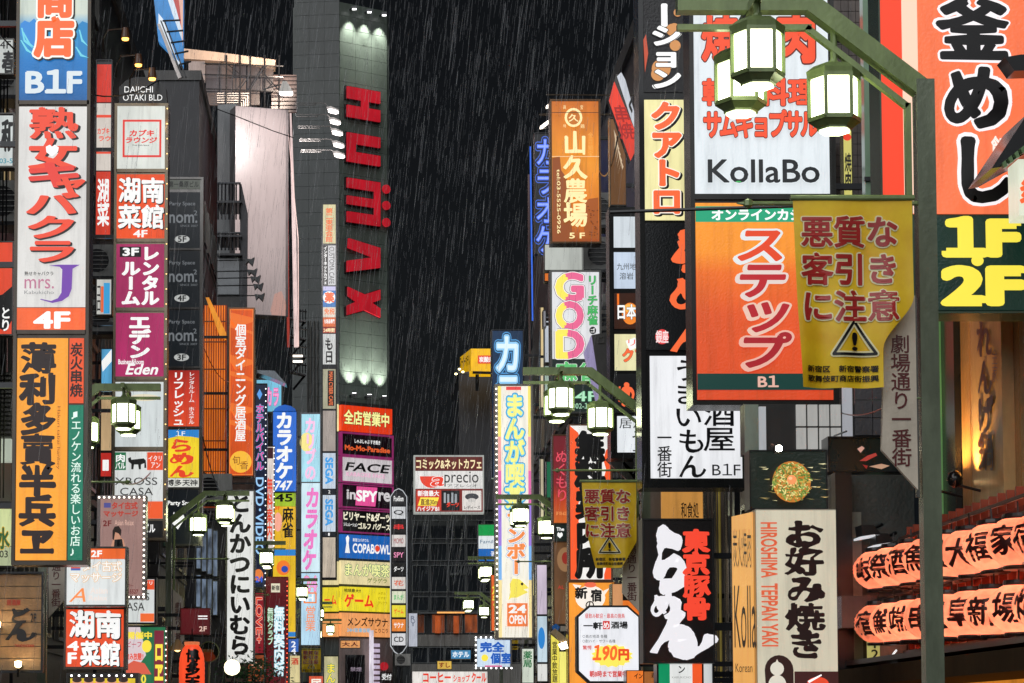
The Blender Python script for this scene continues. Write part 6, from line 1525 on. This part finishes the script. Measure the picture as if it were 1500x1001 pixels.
def cloth_mat():
    m, n, b = _new('banner_cloth')
    c = (.97, .66, .02)
    g = n.nodes.new('ShaderNodeNewGeometry'); nz = n.nodes.new('ShaderNodeTexNoise'); nz.inputs['Scale'].default_value = 5; nz.inputs['Detail'].default_value = 8
    n.links.new(g.outputs['Position'], nz.inputs['Vector'])
    cr = n.nodes.new('ShaderNodeValToRGB'); cr.color_ramp.elements[0].position = .3; cr.color_ramp.elements[1].position = .62
    cr.color_ramp.elements[0].color = (c[0] * .85, c[1] * .72, c[2] * .6, 1); cr.color_ramp.elements[1].color = (*c, 1)
    n.links.new(nz.outputs[0], cr.inputs[0]); n.links.new(cr.outputs[0], b.inputs['Base Color'])
    b.inputs['Roughness'].default_value = .45
    tr = n.nodes.new('ShaderNodeBsdfTranslucent'); n.links.new(cr.outputs[0], tr.inputs[0])
    mx = n.nodes.new('ShaderNodeMixShader'); mx.inputs[0].default_value = .22
    n.links.new(b.outputs[0], mx.inputs[1]); n.links.new(tr.outputs[0], mx.inputs[2])
    n.links.new(mx.outputs[0], n.nodes['Material Output'].inputs[0]); return m
CLOTH = cloth_mat()
BCR = paint((.85, .78, .45), .6, 0, var=.15); BRD = paint((.42, .025, .02), .5, 0, var=.3)
def near_left(v): return 0 + .03 * v + .03 * v * v
def near_right(v):
    q = min(1, max(0, (v - .52) / .28)); return 1 - .265 * (q * q * (3 - 2 * q))
banner('largest yellow warning banner hanging from the near right street lamp', 1163, 289, 1338, 568, 14.3, near_left, near_right)
banner('torn yellow warning banner folded at its lower right on the second right lamp', 851, 704, 934, 832, 29.3, lambda v: .02 + .24 * v * v, lambda v: .98 - (0 if v < .7 else (v - .7) * .9))
banner('small yellow warning banner low down left of the manga cafe sign foot', 721, 888, 761, 952, 61.5, lambda v: .0 + .18 * v * v, lambda v: 1 - .05 * v)
banner('tiny dim warning banner at the foot of the pastel karaoke sign', 442, 950, 470, 985, 83, lambda v: 0, lambda v: 1)
# red paper lantern left
D = 41
c = at(281, 990, D)
t = ent('paper_lantern', 'large red paper lantern with black brush characters at the lower left', 'paper lantern', None, c)
pf = [(.11, -.52)] + [(.215 * (1 - .42 * abs(-1 + 2 * i / 24) ** 4) + (.005 if i % 2 else 0), (-1 + 2 * i / 24) * .5) for i in range(25)] + [(.11, .52)]
MB().lathe(c, pf, 28).build('paper_shade', em('#f2502c', 1.1, var=.12, scale=4), t, smooth=True)
MB().lathe(c + Vector((0, 0, .52)), [(.13, 0), (.13, .05), (.1, .055)], 16).build('top_ring', em('#f08050', .8, var=.2), t)
def FL(x, y, l=0):
    a = -math.pi / 2 + x; u = y / .5
    r_ = .215 * (1 - .42 * min(1, abs(u)) ** 4) + .012 + l * .3
    return c + Vector((math.cos(a) * r_, math.sin(a) * r_, -y))
V, Fc = place_text(FL, '博多天神', -.5 + .1, -.44, .55 + .1, .44, 'v', .07, .001, brush=.5); obj('lettering', V, Fc, INKB, t)
MB().bar(c + Vector((0, 0, .57)), c + Vector((0, 0, .8)), .01, 5).build('hook', BLACK, t)
F = Front(256, 948, 41.5)
t = ent('straw_hat_shade', 'warm lit cone shaped straw shade beside the large red paper lantern', 'lamp shade', None, F(258, 955, 0))
MB().lathe(F(260, 946, 0), [(.17, -.08), (.11, .0), (.03, .1), (.01, .11)], 14).build('shade', paint((.45, .3, .12), .7, 0, var=.4, bump=.4), t)
MB().lathe(F(260, 950, 0), [(.01, -.06), (.05, -.04), (.05, 0), (.01, .02)], 8).build('bulb', em('#ffd080', 4, var=0), t)
# round dark mirror by the red lantern
t = ent('traffic_mirror', 'round dark green traffic mirror between the red paper lantern and the window bay', 'mirror', None, at(306, 1088, 43))
p = at(306, 955, 43)
q = MB(); q.bar(p + Vector((0, .03, 0)), p + Vector((0, 0, 0)), .19, 20).build('rim', LG, t)
MB().bar(p + Vector((0, -.004, 0)), p + Vector((0, -.012, 0)), .17, 20).build('mirror_glass', paint((.12, .16, .12), .05, .9), t)
MB().bar(p + Vector((0, .05, .1)), at(306, 1088, 43), .025, 8).build('post', LG, t)
# far floodlights
for (x, y, d, lb) in ((795, 868, 50, 'black hooded lamp under the third right hand street lamp'),):
    pass
F = Front(483, 932, 97)
# blue lamp clamp low centre right
t = ent('clamp_lamp', 'bright white clamp lamp with a blue cap beside the pub menu sign', 'lamp', None, at(820, 945, 34))
F = Front(820, 930, 34)
MB().ext(F, [(806, 928), (812, 921), (832, 938), (828, 946)], -.1, .1).build('housing', paint((.4, .28, .14), .5), t)
MB().ext(F, [(818, 944), (828, 940), (831, 950), (823, 952)], -.08, .12).build('lens', em('#fff6e0', 6, var=0), t)
MB().ext(F, [(808, 918), (814, 914), (820, 919), (816, 925), (810, 924)], -.06, .06).build('cap', paint((.02, .15, .5), .4), t)
s = Sign('projecting_sign', 'yellow vertical strip sign with tiny letters beside the clamp lamp', 'sign', 806, 925, 832, 1040, 36.5, th=.3, fr=1)
s.panel(807, 930, 819, 1038, em('#f0e058', .95)).v('営業中飲放題', 809, 940, 816, 1000, (.02, INKB)).panel(819.5, 955, 831, 1038, em('#f4ea78', 1))
s = Sign('projecting_sign', 'pale lilac and white tall panel between the manga cafe sign and the clamp lamp', 'sign', 786, 826, 802, 1000, 47, th=.3, fr=1)
s.panel(787, 828, 801, 900, em('#d8c8dc', .9, var=.15)).panel(787, 903, 801, 970, em('#c8dce8', .9)).disc(793, 935, 5, BLUP, 16).panel(787, 973, 801, 998, em('#dcdcd8', .9))
s = Sign('projecting_sign', 'dark green door plate with small white letters low right of the manga cafe sign', 'sign', 782, 840, 790, 872, 49, th=.2, fr=.5)
s.panel(783, 841, 789, 871, em('#1a2c3c', 1))
s = Sign('projecting_sign', 'orange side of a lit sign seen between the brown panel and street name plate', 'sign', 896, 855, 942, 925, 31, th=.3, fr=1)
s.panel(897, 856, 912, 924, em('#d89a68', .9, var=.2)).panel(912.3, 880, 941, 924, em('#ee7a2c', 1))
# ================================================================ street clutter
AC = paint((.42, .42, .40), .45, 0, var=.4, scale=5)
def ac_unit(label, x, y, d, w=.8):
    F = Front(x, y, d); k = F.k; p = F(x, y, 0)
    t = ent('air_conditioner', label, 'air conditioner', 'outdoor air conditioner units on the walls', p)
    MB().box(p.x - w / 2, p.y, p.z, p.x + w / 2, p.y + .3, p.z + .6).build('casing', AC, t)
    MB().lathe((0, 0, 0), [(.01, 0), (.01, .001)], 3)
    q = MB(); c = p + Vector((-.1, -.01, .3))
    q.bar(c + Vector((0, .009, 0)), c, .22, 18).build('fan_grille', DARK, t)
    for i in range(4):
        q = MB(); q.bar(c + Vector((0, -.004, 0)), c + Vector((0, -.012, 0)), .05 + i * .05, 14)
    for i in range(5): MB().beam(c + Vector((-.2, -.02, -.16 + i * .08)), c + Vector((.2, -.02, -.16 + i * .08)), .012, .012).build('grille_bar', AC, t)
    MB().box(p.x - w / 2, p.y - .05, p.z - .06, p.x + w / 2, p.y + .5, p.z - .002).build('shelf', DARK, t)
for i, (x, y, d, lb) in enumerate(((150, 405, 44.5, 'grey air conditioner on the wall just above the small blue poster box'), (152, 486, 44.5, 'grey air conditioner on the wall just below the small blue poster box'), (10, 140, 34, 'air conditioner between the two small white signs at the left edge'),
                                   (12, 325, 34, 'air conditioner above the red and black disc sign at the left edge'), (884, 330, 43.2, 'air conditioner right of the foot of the amber farm sign'), (887, 395, 43.2, 'air conditioner right of the top of the mahjong sign'),
                                   (590, 975, 125, 'small box unit at the foot of the slim pylon sign'), (312, 735, 51.5, 'air conditioner above the grey framed bay window'))):
    ac_unit(lb, x, y, d)
def cable(label, P, sag=.3, r=.012):
    a, b = at(*P[0]), at(*P[1]); m = MB(); pv = a
    for i in range(1, 13):
        u = i / 12; p = a.lerp(b, u) - Vector((0, 0, sag * 4 * u * (1 - u))); m.bar(pv, p, r, 5); pv = p
    tag(m.build('overhead_cable', BLACK), label, 'cable', None)
cable('slack black cable between the farm sign and the tilted red sign', [(878, 250, 42), (905, 200, 36)], .3)
cable('long thin cable from the left edge to the directory tower top', [(0, 52, 30), (232, 118, 40)], .5)
cable('black cable sagging under the second left hand street lamp', [(175, 706, 33), (240, 658, 44)], .25)
cable('cable from the pub sign across to the lattice window', [(1090, 640, 26), (1240, 632, 20.5)], .1, .008)
cable('cable loop across the pier behind the near street lamp', [(1222, 600, 22), (1345, 560, 15)], .12, .006)
cable('cable between the white cutlet sign and the floor directory', [(297, 640, 46), (333, 725, 50)], .3)
cable('thin wire high across the amber shutters', [(295, 500, 50), (336, 560, 53)], .2, .008)
# invented filler signs, added to brighten the low far street
for i, (x0, y0, x1, y1, d, c, tx, tc, lb) in enumerate((
    (598, 898, 612, 948, 130, '#b8bcc8', 'RY', '#6a7080', 'pale lilac vertical filler plate beside the lower end of the pylon'),
    (498, 938, 528, 950, 110, '#e8a060', '大人', '#5a1a10', 'small orange filler awning sign above the tower entrance door'),
    (424, 960, 440, 1001, 70, '#e8d8a0', '酒', '#c02a1a', 'small cream filler bar sign low beside the tiny dim banner'),
    (452, 990, 474, 1030, 75, '#e05a3a', '居酒屋', '#f8f0e0', 'small red filler izakaya sign under the tiny dim banner'),
    (660, 952, 690, 966, 100, '#4a90c0', 'ホテル', '#f0f6fa', 'small blue filler hotel sign before the dark block'),
    (640, 968, 662, 981, 105, '#e0b850', 'すし', '#7a1a10', 'small yellow filler sushi sign above the coffee shop fascia'),
    (764, 950, 782, 1001, 47, '#d8e0d0', '薬局', '#1a6a3a', 'pale green filler pharmacy sign low right of the private room sign'),
    (422, 935, 438, 956, 76, '#3a6ac0', '24H', '#f0f4f8', 'small blue filler 24H plate between the lanterns left of the pastel sign'))):
    s = Sign('projecting_sign', lb, 'sign', x0, y0, x1, y1, d, th=.25, fr=.8, arms=d < 80)
    s.panel(x0 + .8, y0 + .8, x1 - .8, y1 - .8, em(c, .95, var=.15))
    if (x1 - x0) > (y1 - y0): s.txt(tx, x0 + 3, y0 + 3, x1 - 3, y1 - 3, (.03, pr(tc)))
    else: s.v(tx, x0 + 3, y0 + 4, x1 - 3, y0 + 4 + (x1 - x0 - 6) * len(tx), (.03, pr(tc)))
# ================================================================ rain
def rain():
    rn = np.random.default_rng(4); N = 60000
    d = 24 + 90 * rn.random(N) ** .8
    hw = d * .30
    X = (rn.random(N) * 2 - 1) * hw + d * .06
    Z = rn.random(N) * (d * .42 + 3) - 1
    Z = np.where(Z + EYE < .4, .4, Z + EYE)
    L = .12 + rn.exponential(.24, N); w = rn.uniform(.0016, .0042, N); tl = rn.normal(.115, .03, N); ty = rn.normal(0, .03, N)
    V = np.zeros((N, 6, 3), dtype=np.float64)
    ang = rn.random(N) * 6.28
    for k in range(3):
        a = ang + k * 2.0944
        ox, oy = np.cos(a) * w, np.sin(a) * w
        V[:, k, 0] = X + ox; V[:, k, 1] = d + oy; V[:, k, 2] = Z
        V[:, 3 + k, 0] = X + ox + tl * L; V[:, 3 + k, 1] = d + oy + ty * L; V[:, 3 + k, 2] = Z + L
    base = np.array([[0, 1, 4, 3], [1, 2, 5, 4], [2, 0, 3, 5]])
    Fq = (np.arange(N)[:, None, None] * 6 + base[None]).reshape(-1, 4)
    me = bpy.data.meshes.new('rain')
    me.vertices.add(N * 6); me.vertices.foreach_set('co', V.reshape(-1))
    me.loops.add(Fq.size); me.loops.foreach_set('vertex_index', Fq.reshape(-1).astype(np.int32))
    me.polygons.add(len(Fq)); me.polygons.foreach_set('loop_start', np.arange(len(Fq), dtype=np.int32) * 4)
    me.update(calc_edges=True); me.validate()
    m = bpy.data.materials.new('rain_water'); m.use_nodes = True; n = m.node_tree
    df = n.nodes['Principled BSDF']; df.inputs['Base Color'].default_value = (.85, .88, .92, 1); df.inputs['Roughness'].default_value = .3
    tr = n.nodes.new('ShaderNodeBsdfTranslucent'); tr.inputs[0].default_value = (.9, .92, .95, 1)
    mx = n.nodes.new('ShaderNodeMixShader'); n.links.new(df.outputs[0], mx.inputs[1]); n.links.new(tr.outputs[0], mx.inputs[2])
    tp = n.nodes.new('ShaderNodeBsdfTransparent'); m2 = n.nodes.new('ShaderNodeMixShader'); m2.inputs[0].default_value = .21
    n.links.new(tp.outputs[0], m2.inputs[1]); n.links.new(mx.outputs[0], m2.inputs[2])
    n.links.new(m2.outputs[0], n.nodes['Material Output'].inputs[0])
    me.materials.append(m)
    o = bpy.data.objects.new('rain', me); COL.objects.link(o)
    tag(o, kind='stuff')
rain()
